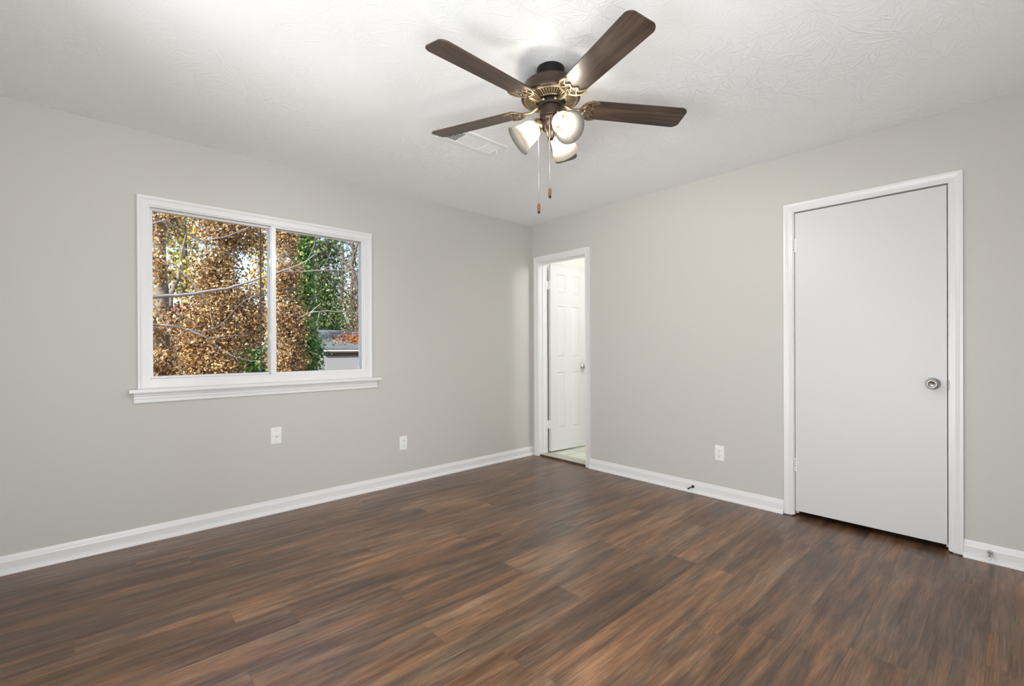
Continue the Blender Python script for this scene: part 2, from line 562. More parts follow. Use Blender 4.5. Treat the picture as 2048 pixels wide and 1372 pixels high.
w = MB()
w.box(XL - WT, WX0, 0, WT, 0, H); w.box(WX1, WT, 0, WT, 0, H)
w.box(WX0, WX1, 0, WT, 0, WZ0); w.box(WX0, WX1, 0, WT, WZ1, H)
tag(w.build('wall_left', M['wall']), 'greige painted wall with the window', 'wall', kind='structure')
w = MB()
g = 0.019
w.box(0, WT, D2[1] + g, 0, 0, H)
w.box(0, WT, D1[1] + g, D2[0] - g, 0, H)
w.box(0, WT, YB - WT, D1[0] - g, 0, H)
w.box(0, WT, D2[0] - g, D2[1] + g, D2[2] + g, H)
w.box(0, WT, D1[0] - g, D1[1] + g, D1[2] + g, H)
tag(w.build('wall_right', M['wall']), 'greige painted wall with the two doors', 'wall', kind='structure')
w = MB()
w.box(XL - WT, -3.88, YB - WT, YB, 0, H); w.box(-2.98, 0, YB - WT, YB, 0, H)
w.box(-3.88, -2.98, YB - WT, YB, 2.05, H)  # gap below is added to let the back fill light in
tag(w.build('wall_back', M['wall']), 'greige wall behind the viewpoint', 'wall', kind='structure')
w = MB()
NY0, NY1, NZ0, NZ1 = -3.60, -1.70, 0.0, 2.05  # wide opening added for the side fill light
w.box(XL - WT, XL, YB, NY0, 0, H); w.box(XL - WT, XL, NY1, 0, 0, H)
w.box(XL - WT, XL, NY0, NY1, NZ1, H)
tag(w.build('wall_near', M['wall']), 'greige wall beside the viewpoint', 'wall', kind='structure')
tag(MB().box(XL - WT, WT, YB - WT, WT, H, H + 0.1).build('ceiling', M['ceiling']), 'white ceiling with stomped crow foot texture', 'ceiling', kind='structure')

w = MB()  # shell added round the fill lamps, keeps the sun out
w.box(-5.28, -5.2, -5.5, 0.08, 0, H); w.box(-5.2, -2.0, -5.5, -5.42, 0, H)
w.box(-2.08, -2.0, -5.42, YB - WT, 0, H); w.box(-5.2, XL - WT, 0.0, 0.08, 0, H)
w.box(-5.28, XL - WT, -5.5, 0.08, H, H + 0.1); w.box(XL - WT, -2.0, -5.5, YB - WT, H, H + 0.1)
tag(w.build('wall_fill_shell', M['bath_wall']), 'added white walls around the unseen fill lamps', 'wall', kind='structure')
w = MB().box(-5.2, XL - 0.065, -5.42, 0.0, -0.05, -0.001).box(XL - 0.065, -2.08, -5.42, YB - 0.065, -0.05, -0.001)
tag(w.build('floor_fill_shell', M['bath_wall']), 'added floor below the unseen fill lamps', 'floor', kind='structure')
# floor: planks 0.178 x 1.22, laid along x; known end joints per row, the rest staggered
PW, PL, PY = 0.178, 1.22, -0.056
known = {3: -2.99, 6: -3.07, 8: -2.457, 9: -1.89, 14: -1.682, 11: -1.861, 7: -1.65}
fv, ff, fa = [], [], []
def quad(x0, x1, y0, y1, col):
    o = len(fv)
    fv.extend([(x0, y0, 0), (x1, y0, 0), (x1, y1, 0), (x0, y1, 0)])
    ff.append((o, o + 1, o + 2, o + 3)); fa.append(col)
y = PY + PW
k = -1
FX0, FX1 = XL - 0.06, 0.9
while y > YB - 0.06:
    y1, y0 = min(y, 0.0), max(y - PW, YB - 0.06)
    ph = known.get(k, -4 + random.random() * PL)
    x = ph - math.ceil((ph - FX0) / PL) * PL
    while x < FX1:
        a, bb = max(x, FX0), min(x + PL, FX1)
        if bb > a and y1 > y0:
            quad(a + 0.0004, bb - 0.0004, y0 + 0.0003, y1 - 0.0003, (random.random(), random.random(), random.random(), 1))
        x += PL
    y -= PW; k += 1
o = len(fv)
fv.extend([(FX0, YB - 0.06, -0.0012), (FX1, YB - 0.06, -0.0012), (FX1, 0, -0.0012), (FX0, 0, -0.0012),
           (FX0, YB - 0.06, -0.06), (FX1, YB - 0.06, -0.06), (FX1, 0, -0.06), (FX0, 0, -0.06)])
for f in ((0, 1, 2, 3), (4, 7, 6, 5), (0, 4, 5, 1), (1, 5, 6, 2), (2, 6, 7, 3), (3, 7, 4, 0)):
    ff.append(tuple(i + o for i in f)); fa.append((0.05, 0.5, 0.5, 1))
me = bpy.data.meshes.new('floor')
me.from_pydata(fv, [], ff)
at_ = me.attributes.new('plank', 'FLOAT_COLOR', 'CORNER')
cols = []
for p in me.polygons:
    cols += list(fa[p.index]) * len(p.loop_indices)
at_.data.foreach_set('color', cols)
me.materials.append(M['floor'])
fl = bpy.data.objects.new('floor', me); C.objects.link(fl)
tag(fl, 'dark brown wood plank floor laid along the window wall', 'floor', kind='structure')

# closet behind the wide door and the bathroom behind the narrow one
w = MB()
w.box(WT, 0.9, -2.36, -2.28, 0, H); w.box(WT, 0.9, -3.50, -3.42, 0, H); w.box(0.82, 0.9, -3.42, -2.36, 0, H)
w.box(WT, 0.9, -3.50, -2.28, H, H + 0.1)
tag(w.build('wall_closet', M['wall']), 'closet walls behind the wide door', 'wall', kind='structure')
w = MB()
w.box(WT, 2.3, 0.0, 0.08, 0, H); w.box(WT, 2.3, -2.28, -2.20, 0, H); w.box(2.22, 2.3, -2.20, 0.0, 0, H)
tag(w.build('wall_bathroom', M['bath_wall']), 'white bathroom walls seen through the doorway', 'wall', kind='structure')
tag(MB().box(WT, 2.3, -2.28, 0.08, H, H + 0.1).build('ceiling_bathroom', M['bath_wall']), 'white bathroom ceiling above the open door', 'ceiling', kind='structure')
tag(MB().box(0.145, 2.22, -2.20, 0.0, -0.05, 0.018).build('floor_bathroom', M['tile']), 'pale tile floor inside the narrow doorway', 'floor', kind='structure')
t = MB().box(0.006, 0.145, D2[0] + 0.0, D2[1] - 0.0, 0.0, 0.016).build('trim_4', M['strip'])
MB().box(0.010, 0.150, D2[0] + 0.001, D2[1] - 0.001, 0.016, 0.0205).build('threshold_cap', M['strip_top'], t)
tag(t, 'dark threshold strip with pale top in narrow doorway', 'threshold', kind='structure')

# baseboards with shoe moulding
BP = [(0.0, 0.0), (0.030, 0.0), (0.0295, 0.006), (0.027, 0.013), (0.022, 0.019), (0.016, 0.022), (0.014, 0.024),
      (0.014, 0.062), (0.0125, 0.068), (0.009, 0.076), (0.0055, 0.086), (0.004, 0.092), (0.0, 0.092)]
def base_left(a0, a1): return MB().prism([Vector((a0, -t, z)) for t, z in BP], (a1 - a0, 0, 0))
def base_right(a0, a1): return MB().prism([Vector((-t, a0, z)) for t, z in BP], (0, a1 - a0, 0))
tag(base_left(XL + 0.001, -0.001).build('baseboard_left', M['trim']), 'white baseboard under the window wall', 'baseboard', kind='structure')
tag(base_right(-2.433, -0.772).build('baseboard_right', M['trim']), 'white baseboard between the two doors', 'baseboard', kind='structure')
tag(base_right(YB + 0.002, -3.316).build('baseboard_far_right', M['trim']), 'short white baseboard right of the wide door', 'baseboard', kind='structure')
w = MB().prism([Vector((0, YB + t, z)) for t, z in BP], (-2.94, 0, 0))
tag(w.build('baseboard_back', M['trim'], loc=(-0.032, 0, 0)), 'white baseboard behind the viewpoint', 'baseboard', kind='structure')
w = MB().prism([Vector((XL + t, YB + 0.032, z)) for t, z in BP], (0, -3.60 - YB - 0.032, 0))
tag(w.build('baseboard_near', M['trim']), 'white baseboard beside the viewpoint', 'baseboard', kind='structure')

# casing profile: u outward from the opening, t out of the wall
CP = [(0, 0), (0, 0.008), (0.0015, 0.0095), (0.007, 0.0095), (0.0085, 0.0115), (0.0145, 0.0115), (0.016, 0.0135),
      (0.024, 0.0135), (0.026, 0.0125), (0.034, 0.0150), (0.044, 0.0182), (0.0555, 0.0192), (0.0565, 0.0186), (0.0565, 0)]
def casing(fn, a0, a1, z0, z1, prof, closed=False):
    mb = MB()
    n = len(prof)
    if closed:
        corners = [lambda u: (a0 - u, z0 - u), lambda u: (a0 - u, z1 + u), lambda u: (a1 + u, z1 + u), lambda u: (a1 + u, z0 - u)]
    else:
        corners = [lambda u: (a0 - u, z0), lambda u: (a0 - u, z1 + u), lambda u: (a1 + u, z1 + u), lambda u: (a1 + u, z0)]
    vs = [fn(*c(u), t) for c in corners for u, t in prof]
    fs = []
    m_ = 4 if closed else 3
    for k in range(m_):
        k2 = (k + 1) % 4
        for i in range(n):
            i2 = (i + 1) % n
            fs.append((k * n + i, k * n + i2, k2 * n + i2, k2 * n + i))
    if not closed:
        fs.append(tuple(range(n))[::-1]); fs.append(tuple(3 * n + i for i in range(n)))
    return mb.add(vs, fs)

# ------------------------------------------------------------------ wide flush door with casing (door_1, trim_1)
t1 = empty('trim_1')
tag(t1, 'white moulded casing around the wide flush door', 'door casing', kind='structure')
casing(on_right, D1[0] - 0.005, D1[1] + 0.005, 0.008, D1[2], CP).build('casing', M['trim'], t1)
j = MB()
j.box(-0.001, WT, D1[0] - g, D1[0], 0.010, D1[2]); j.box(-0.001, WT, D1[1], D1[1] + g, 0.010, D1[2])
j.box(-0.001, WT, D1[0] - g, D1[1] + g, D1[2], D1[2] + g)
j.build('jamb', M['trim'], t1)
s = MB()
s.box(0.040, 0.072, D1[0], D1[0] + 0.012, 0.012, D1[2]); s.box(0.040, 0.072, D1[1] - 0.012, D1[1], 0.012, D1[2])
s.box(0.040, 0.072, D1[0] + 0.012, D1[1] - 0.012, D1[2] - 0.012, D1[2])
s.build('door_stop_strip', M['trim'], t1)
sp_ = MB()
sp_.box(-0.0022, 0.030, D1[0] - 0.0010, D1[0] + 0.0012, 0.90, 0.957)
sp_.prism([Vector((-0.0022, D1[0] + 0.001, 0.957)), Vector((-0.0022, D1[0] - 0.004, 0.950)), Vector((-0.0022, D1[0] - 0.0055, 0.940)),
           Vector((-0.0022, D1[0] - 0.0055, 0.917)), Vector((-0.0022, D1[0] - 0.004, 0.907)), Vector((-0.0022, D1[0] + 0.001, 0.900))], (-0.0085, 0, 0))
sp_.build('strike_plate', M['steel'], t1)

d1 = MB().box(0.001, 0.036, D1[0] + 0.0045, D1[1] - 0.0035, 0.037, D1[2] - 0.0075).build('door_1', M['door'], bevel=0.0015)
tag(d1, 'wide flush white door, closed, with satin nickel knob', 'door', kind='structure')
kz, ky = 0.932, -3.194
knob = MB().lathe([(0.0005, 0.0), (0.033, 0.0), (0.033, 0.004), (0.029, 0.009), (0.014, 0.012), (0.0125, 0.030), (0.015, 0.034),
                   (0.023, 0.040), (0.0265, 0.047), (0.0270, 0.054), (0.0250, 0.061), (0.0205, 0.0645), (0.0185, 0.0645), (0.0178, 0.0632),
                   (0.009, 0.0600), (0.0004, 0.0572)], n=48, mat=frame_matrix((0.001, ky, kz), (-1, 0, 0))).build('door_knob', M['nickel'], d1)
def hinge(parent, x, y, z0, z1, leafs):
    h = MB()
    n = 5
    for i in range(n):
        a = z0 + (z1 - z0) * i / n
        h.tube([(x, y, a + 0.0006), (x, y, a + (z1 - z0) / n - 0.0006)], 0.0052, n=14)
    for bx in leafs: h.box(*bx)
    return h.build('hinge', M['trim'], parent)
for z0, z1 in ((0.298, 0.393), (1.778, 1.872)):
    hinge(d1, -0.0048, D1[1] - 0.0015, z0, z1, [(-0.0035, 0.0008, D1[1] - 0.016, D1[1] - 0.002, z0, z1)])

# ------------------------------------------------------------------ narrow doorway with open six panel door (door_2, trim_2)
t2 = empty('trim_2')
tag(t2, 'white moulded casing around the narrow corner doorway', 'door casing', kind='structure')
casing(on_right, D2[0] - 0.000, D2[1] + 0.004, 0.001, D2[2] + 0.005, CP).build('casing', M['trim'], t2)
j = MB()
j.box(-0.001, WT + 0.006, D2[0] - g, D2[0], 0.001, D2[2]); j.box(-0.001, WT + 0.006, D2[1], D2[1] + g, 0.001, D2[2])
j.box(-0.001, WT + 0.006, D2[0] - g, D2[1] + g, D2[2], D2[2] + g)
j.build('jamb', M['trim'], t2)
s = MB()
s.box(0.046, 0.080, D2[0], D2[0] + 0.011, 0.022, D2[2]); s.box(0.046, 0.080, D2[1] - 0.011, D2[1], 0.022, D2[2])
s.box(0.046, 0.080, D2[0] + 0.011, D2[1] - 0.011, D2[2] - 0.011, D2[2])
s.build('door_stop_strip', M['trim'], t2)

LW, LT, LZ0, LZ1 = 0.532, 0.035, 0.034, 2.026
def six_panel():
    xs = [0, 0.093, 0.222, 0.310, 0.439, LW]
    zs = [LZ0, 0.262, 0.872, 1.030, 1.588, 1.728, 1.932, LZ1]
    bm = bmesh.new()
    fronts = []
    for side in (0, 1):
        y = -LT / 2 if side == 0 else LT / 2
        vv = [[bm.verts.new((x, y, z)) for z in zs] for x in xs]
        for i in range(len(xs) - 1):
            for k in range(len(zs) - 1):
                q = [vv[i][k], vv[i + 1][k], vv[i + 1][k + 1], vv[i][k + 1]]
                f = bm.faces.new(q if side == 0 else q[::-1])
                if i in (1, 3) and k in (1, 3, 5): fronts.append(f)
        if side == 0: va = vv
    nx, nz = len(xs) - 1, len(zs) - 1
    for i in range(nx):
        bm.faces.new([va[i][0], vv[i][0], vv[i + 1][0], va[i + 1][0]])
        bm.faces.new([va[i][nz], va[i + 1][nz], vv[i + 1][nz], vv[i][nz]])
    for k in range(nz):
        bm.faces.new([va[0][k], va[0][k + 1], vv[0][k + 1], vv[0][k]])
        bm.faces.new([va[nx][k], vv[nx][k], vv[nx][k + 1], va[nx][k + 1]])
    bmesh.ops.recalc_face_normals(bm, faces=bm.faces)
    bmesh.ops.inset_individual(bm, faces=fronts, thickness=0.010, depth=-0.007)
    bmesh.ops.inset_individual(bm, faces=fronts, thickness=0.006, depth=0.0)
    bmesh.ops.inset_individual(bm, faces=fronts, thickness=0.022, depth=0.0055)
    me = bpy.data.meshes.new('door_2'); bm.to_mesh(me); bm.free()
    me.materials.append(M['door'])
    o = bpy.data.objects.new('door_2', me); C.objects.link(o)
    return o
d2 = six_panel()
d2.location = (0.134, D2[1] - 0.024, 0)
d2.rotation_euler = (0, 0, math.radians(-5.3))
tag(d2, 'white six panel door standing open into the bathroom', 'door', kind='structure')
kp = [(0.0005, 0.0), (0.031, 0.0), (0.031, 0.004), (0.026, 0.009), (0.0125, 0.012), (0.012, 0.028), (0.022, 0.038), (0.026, 0.048), (0.025, 0.058), (0.018, 0.064), (0.0005, 0.066)]
MB().lathe(kp, n=36, mat=frame_matrix((LW - 0.047, -LT / 2, 0.927), (0, -1, 0))).build('door_knob', M['nickel'], d2)
MB().lathe(kp, n=36, mat=frame_matrix((LW - 0.047, LT / 2, 0.927), (0, 1, 0))).build('door_knob', M['nickel'], d2)
for z0, z1 in ((0.275, 0.363), (1.765, 1.855)):
    h = MB()
    h.tube([(-0.006, LT / 2 + 0.003, z0), (-0.006, LT / 2 + 0.003, z1)], 0.005, n=12)
    h.box(-0.0022, 0.0003, -LT / 2 + 0.002, LT / 2, z0, z1)
    h.box(-0.030, -0.006, LT / 2 - 0.001, LT / 2 + 0.0015, z0, z1)
    for zz in (z0 + 0.012, (z0 + z1) / 2, z1 - 0.012):
        h.sphere((-0.0022, -0.004, zz), 0.0028, mi=1, n=6)
    h.build('hinge', [M['plate'], M['nickel']], d2)

# ------------------------------------------------------------------ window_1
wr = empty('window_1', (WX0, 0, WZ0))
def wp(mb, name, mat, parent=None, bevel=0.0):
    o = mb.build(name, mat, parent or wr, bevel=bevel)
    if parent is None:
        o.location = -Vector((WX0, 0, WZ0))
    return o
tag(wr, 'white sliding window looking out on autumn trees', 'window', kind='structure')
WP = [(-0.004, 0), (-0.004, 0.010), (0.026, 0.0105), (0.028, 0.0125), (0.031, 0.0125), (0.034, 0.0165), (0.040, 0.0185), (0.046, 0.0185), (0.050, 0.0165), (0.0505, 0)]
wp(casing(on_left, WX0, WX1, WZ0 - 0.044, WZ1, WP), 'casing', M['trim'])
wp(MB().box(WX0 - 0.004, WX1 + 0.004, -0.0102, 0, WZ0 - 0.044, WZ0 + 0.004), 'lower_casing', M['trim'])
st = MB().box(-3.341, -1.769, -0.052, 0.0, 0.889, 0.911)
wp(st, 'window_sill', M['trim'], bevel=0.003)
AP = [(0, 0.889), (0.020, 0.889), (0.020, 0.882), (0.0165, 0.878), (0.0165, 0.869), (0.0135, 0.866), (0.0135, 0.852), (0.011, 0.849), (0.011, 0.838), (0.013, 0.834), (0.013, 0.829), (0, 0.829)]
wp(MB().prism([Vector((-3.317, -t, z)) for t, z in AP], (1.531, 0, 0)), 'apron', M['trim'])
# vinyl master frame
def rect_frame(x0, x1, z0, z1, y0, y1, wl, wr_, wb_, wt_, mb=None):
    mb = mb or MB()
    mb.box(x0, x0 + wl, y0, y1, z0, z1); mb.box(x1 - wr_, x1, y0, y1, z0, z1)
    mb.box(x0 + wl, x1 - wr_, y0, y1, z0, z0 + wb_); mb.box(x0 + wl, x1 - wr_, y0, y1, z1 - wt_, z1)
    return mb
fr = rect_frame(WX0, WX1, WZ0, WZ1, -0.002, 0.085, 0.012, 0.012, 0.012, 0.012)
# sill and head tracks, jamb ribs
for yy in (0.038, 0.080):
    fr.box(WX0 + 0.012, WX1 - 0.012, yy, yy + 0.004, WZ0 + 0.012, WZ0 + 0.022)
    fr.box(WX0 + 0.012, WX1 - 0.012, yy, yy + 0.004, WZ1 - 0.022, WZ1 - 0.012)
    fr.box(WX1 - 0.020, WX1 - 0.012, yy, yy + 0.004, WZ0 + 0.012, WZ1 - 0.012)
wp(fr, 'window_frame', M['vinyl'], bevel=0.001)
# room-side sash (right) and outer sash (left)
XM = -2.567
sr = rect_frame(XM, WX1 - 0.012, WZ0 + 0.012, WZ1 - 0.012, 0.004, 0.034, 0.030, 0.016, 0.014, 0.010)
sr.box(XM - 0.006, XM + 0.002, 0.010, 0.040, WZ0 + 0.014, WZ1 - 0.014)
sr_o = wp(sr, 'sash', M['vinyl'], bevel=0.0012)
sl = rect_frame(WX0 + 0.012, XM + 0.022, WZ0 + 0.012, WZ1 - 0.012, 0.044, 0.078, 0.017, 0.030, 0.014, 0.012)
sl_o = wp(sl, 'sash', M['vinyl'], bevel=0.0012)
MB().box(XM + 0.028, WX1 - 0.026, 0.017, 0.022, WZ0 + 0.024, WZ1 - 0.020).build('pane', M['glass'], sr_o)
MB().box(WX0 + 0.027, XM - 0.004, 0.059, 0.064, WZ0 + 0.024, WZ1 - 0.022).build('pane', M['glass'], sl_o)
for zc in (1.745, 1.235):
    lt = MB()
    lt.box(XM - 0.013, XM - 0.004, 0.006, 0.022, zc - 0.030, zc + 0.030)
    lt.box(XM - 0.017, XM - 0.010, 0.002, 0.014, zc - 0.010, zc + 0.016)
    lt.build('latch', M['vinyl'], sr_o, bevel=0.002)
wp(MB().box(WX1 - 0.052, WX1 - 0.030, 0.036, 0.052, WZ0 + 0.014, WZ0 + 0.052), 'sash_stop', M['vinyl'], bevel=0.002)
wp(MB().box(XM - 0.048, XM - 0.041, 0.092, 0.100, WZ0 + 0.006, WZ1 - 0.006), 'shaded_stile', M['stile_shade'])  # thin strip with its shade put into the colour

# ------------------------------------------------------------------ wall plates
def plate_mesh(fn, a, z, w_=0.070, h_=0.115):
    mb = MB()
    prof = [(0.0, 0.0), (0.0, 0.003), (0.004, 0.006)]
    ring = lambda ins, t: [fn(a - w_ / 2 + ins, z - h_ / 2 + ins, t), fn(a + w_ / 2 - ins, z - h_ / 2 + ins, t), fn(a + w_ / 2 - ins, z + h_ / 2 - ins, t), fn(a - w_ / 2 + ins, z + h_ / 2 - ins, t)]
    vs = []
    for ins, t in prof: vs += ring(ins, t)
    fs = []
    for k in range(2):
        for i in range(4):
            fs.append((k * 4 + i, k * 4 + (i + 1) % 4, k * 4 + 4 + (i + 1) % 4, k * 4 + 4 + i))
    fs.append((8, 9, 10, 11)); fs.append((3, 2, 1, 0))
    return mb.add(vs, fs)
def outlet(fn, a, z, nrm, label):
    p = plate_mesh(fn, a, z).build('power_outlet', M['plate'])
    for dz in (0.0195, -0.0195):
        n = 20
        pts = []
        for i in range(n):
            an = 2 * PI * i / n
            pts.append(fn(a + 0.0165 * math.cos(an), z + dz + max(-0.0125, min(0.0125, 0.0165 * math.sin(an))), 0.0061))
        rc = MB().prism(pts, Vector(nrm) * 0.0016).build('receptacle', M['plate'], p)
        s = MB()
        for da, hh in ((-0.0063, 0.0040), (0.0063, 0.0032)):
            c = fn(a + da, z + dz + 0.003, 0.0078)
            s.obox(c, fn(1, 0, 0) * 0.0011, Vector((0, 0, 1)) * hh, Vector(nrm) * 0.0004)
        s.lathe([(0.0003, 0), (0.0027, 0), (0.0027, 0.0005), (0.0003, 0.0005)], n=12, mat=frame_matrix(fn(a, z + dz - 0.0075, 0.0076), nrm))
        s.build('slot', M['slot'], rc)
    MB().sphere(fn(a, z, 0.006), 0.0028, n=6).build('screw', M['plate'], p)
    return tag(p, label, 'outlet')
outlet(on_left, -1.546, 0.342, (0, -1, 0), 'white duplex outlet low on the window wall')
outlet(on_right, -1.992, 0.340, (-1, 0, 0), 'white duplex outlet on the wall between the two doors')
cp = plate_mesh(on_left, -2.543, 0.536).build('cable_plate', M['plate'])
tag(cp, 'white cable wall plate with threaded connector below the window', 'wall plate')
mm = frame_matrix((-2.543, -0.006, 0.532), (0, -1, 0))
MB().lathe([(0.0003, 0), (0.0066, 0), (0.0066, 0.003), (0.0046, 0.003), (0.0046, 0.011), (0.0030, 0.011), (0.0028, 0.007), (0.0003, 0.007)], n=14, mat=mm, smooth=False).build('connector', M['nickel'], cp)
for dz in (0.042, -0.042):
    MB().sphere((-2.543, -0.0058, 0.536 + dz), 0.0028, n=6).build('screw', M['nickel'], cp)

# ------------------------------------------------------------------ door stops on the baseboard
def stop(y, z, mats, label, droop=0.0):
    r = empty('door_stop', (-0.014, y, z))
    MB().lathe([(0.0003, 0), (0.0115, 0), (0.0115, 0.004), (0.007, 0.012), (0.0055, 0.020)], n=18, mat=frame_matrix((0, 0, 0), (-1, 0, 0))).build('base', mats[0], r)
    pts = [(-0.016 - 0.052 * i / 10, 0, -droop * (i / 10) ** 2) for i in range(11)]
    rod = MB()
    rod.tube(pts, 0.0042, n=10)
    for i in range(10):
        p = Vector(pts[i]).lerp(Vector(pts[i + 1]), 0.5)
        rod.lathe([(0.0042, -0.0016), (0.0050, 0), (0.0042, 0.0016)], n=10, mat=frame_matrix(p, (1, 0, droop * 0.5)))
    rod.build('spring', mats[0], r)
    e_ = Vector(pts[-1])
    MB().lathe([(0.0003, 0.014), (0.0052, 0.014), (0.0070, 0.011), (0.0070, 0.002), (0.0050, 0), (0.0003, 0)], n=16, mat=frame_matrix(e_, (-1, 0, -droop * 6))).build('rubber_tip', mats[1], r)
    return tag(r, label, 'door stop')
stop(-1.789, 0.047, (M['dark_metal'], M['dark_metal']), 'dark bronze door stop on the baseboard between the doors')
stop(-3.418, 0.054, (M['nickel'], M['plate']), 'silver door stop on the short baseboard right of wide door', 0.012)

# ------------------------------------------------------------------ ceiling air register
vr = empty('air_vent', (-1.729, -1.204, H))
tag(vr, 'white ceiling air register with three banks of louvres', 'vent')
HX, HY = 0.216, 0.096
f_ = MB()
IX, IY = 0.178, 0.060
prof = [(0, 0), (0, -0.003), (0.012, -0.008)]
for (a0, a1, b0, b1) in ((-HX, HX, -HY, -IY), (-HX, HX, IY, HY), (-HX, -IX, -IY, IY), (IX, HX, -IY, IY)):
    f_.box(a0, a1, b0, b1, -0.0075, 0)
for xx in (-0.088, 0.088):
    f_.box(xx - 0.004, xx + 0.004, -IY, IY, -0.0085, -0.001)
f_.build('vent_frame', M['plate'], vr, bevel=0.003)
MB().box(-IX, IX, -IY, IY, -0.0008, 0.0).build('duct_back', plain('grey_duct', (0.16, 0.16, 0.17), 0.8), vr)
def bank(kind):
    b_ = MB()
    if kind == 'mid':
        for i in range(10):
            yy = -IY + 0.006 + i * 0.012
            b_.obox((0, yy, -0.0045), (0.084, 0, 0), (0, 0.0043, -0.0008), (0, 0.0002, 0.0005))
    else:
        sg = -1 if kind == 'left' else 1
        for i in range(6):
            xx = sg * (0.099 + i * 0.0145)
            b_.obox((xx, 0, -0.0045), (0.0052, 0, -sg * 0.0019), (0, IY, 0), (sg * 0.0003, 0, 0.0005))
    return b_
for kd in ('left', 'mid', 'right'):
    bank(kd).build('louvre_bank', M['plate'], vr)
MB().box(IX + 0.008, IX + 0.014, -0.012, -0.006, -0.022, -0.007).box(IX + 0.006, IX + 0.016, -0.014, -0.004, -0.026, -0.021).build('lever', M['plate'], vr, bevel=0.001)

# ------------------------------------------------------------------ ceiling fan
FANX, FANY = -1.930, -2.048
fan = empty('ceiling_fan', (FANX, FANY, H))
tag(fan, 'dark five blade ceiling fan with three lit bell shades', 'ceiling fan')
def fz(z): return z - H
MB().lathe([(0.0005, 0.0), (0.064, 0.0), (0.064, -0.012), (0.0625, -0.060), (0.058, -0.076), (0.0005, -0.076)], n=48).build('canopy', M['black'], fan)
MB().lathe([(0.0005, fz(2.372)), (0.060, fz(2.372)), (0.112, fz(2.369)), (0.124, fz(2.362)), (0.128, fz(2.350)), (0.130, fz(2.318)), (0.136, fz(2.312)), (0.137, fz(2.302)),
            (0.133, fz(2.297)), (0.126, fz(2.295)), (0.122, fz(2.2965)), (0.0005, fz(2.300))], n=64).build('motor_housing', M['bronze'], fan)
vg = MB()
vg.lathe([(0.126, fz(2.2955)), (0.124, fz(2.2935)), (0.117, fz(2.2925)), (0.115, fz(2.2945)), (0.126, fz(2.2955))], n=64)
vg.lathe([(0.077, fz(2.289)), (0.076, fz(2.286)), (0.068, fz(2.285)), (0.066, fz(2.289)), (0.077, fz(2.289))], n=48)
for i in range(56):
    a = 2 * PI * i / 56
    e1 = Vector((math.cos(a), math.sin(a), 0)); n1_ = Vector((-math.sin(a), math.cos(a), 0))
    p0 = e1 * 0.074 + Vector((0, 0, fz(2.2865))); p1 = e1 * 0.118 + Vector((0, 0, fz(2.2930)))
    c = (p0 + p1) / 2
    vg.obox(c, (p1 - p0) / 2, n1_ * 0.0026, Vector((0, 0, 0.0015)))
vg.build('vent_ring', M['brass'], fan)
MB().lathe([(0.120, fz(2.2962)), (0.070, fz(2.290)), (0.0005, fz(2.290))], n=48).build('vent_backing', M['slot_bronze'], fan)
MB().lathe([(0.0005, fz(2.291)), (0.058, fz(2.291)), (0.061, fz(2.285)), (0.061, fz(2.266)), (0.056, fz(2.262)), (0.0005, fz(2.262))], n=40).build('flywheel', M['black'], fan)
MB().lathe([(0.0005, fz(2.264)), (0.050, fz(2.264)), (0.0515, fz(2.258)), (0.0515, fz(2.216)), (0.050, fz(2.210)), (0.0005, fz(2.210))], n=48).build('switch_housing', M['bronze'], fan)
fk = MB()
fk.lathe([(0.0005, fz(2.211)), (0.053, fz(2.211)), (0.055, fz(2.207)), (0.055, fz(2.200)), (0.051, fz(2.196)), (0.050, fz(2.188)), (0.046, fz(2.172)), (0.036, fz(2.158)), (0.024, fz(2.148)),
          (0.020, fz(2.138)), (0.016, fz(2.120)), (0.010, fz(2.112)), (0.0005, fz(2.110))], n=40)
for i in range(6):
    a = 2 * PI * i / 6 + 0.3
    fk.sphere((0.0505 * math.cos(a), 0.0505 * math.sin(a), fz(2.192)), 0.0028, mi=1, n=6)
fk.build('light_fitter', [M['bronze'], M['brass']], fan)

# blade with its iron, built along +x, copied round
BPITCH, BZ = math.radians(-11.6), 2.268
def blade_mesh():
    r0, r1 = 0.165, 0.648
    out_ = []
    n = 10
    hw0, hw1 = 0.058, 0.066
    rc0, rc1 = 0.030, 0.026
    for i in range(n + 1):                      # tip corners
        a = -PI / 2 + (PI / 2) * i / n
        out_.append((r1 - rc1 + rc1 * math.cos(a), -hw1 + rc1 + rc1 * math.sin(a)))
    for i in range(n + 1):
        a = (PI / 2) * i / n
        out_.append((r1 - rc1 + rc1 * math.cos(a), hw1 - rc1 + rc1 * math.sin(a)))
    for i in range(n + 1):
        a = PI / 2 + (PI / 2) * i / n
        out_.append((r0 + rc0 + rc0 * math.cos(a), hw0 - rc0 + rc0 * math.sin(a)))
    for i in range(n + 1):
        a = PI + (PI / 2) * i / n
        out_.append((r0 + rc0 + rc0 * math.cos(a), -hw0 + rc0 + rc0 * math.sin(a)))
    # slightly bowed tip
    out_ = [(x + (0.010 * (1 - (y / hw1) ** 2) if x > r1 - rc1 - 1e-6 else 0), y) for x, y in out_]
    return MB().prism([Vector((x, y, -0.003)) for x, y in out_], (0, 0, 0.006))
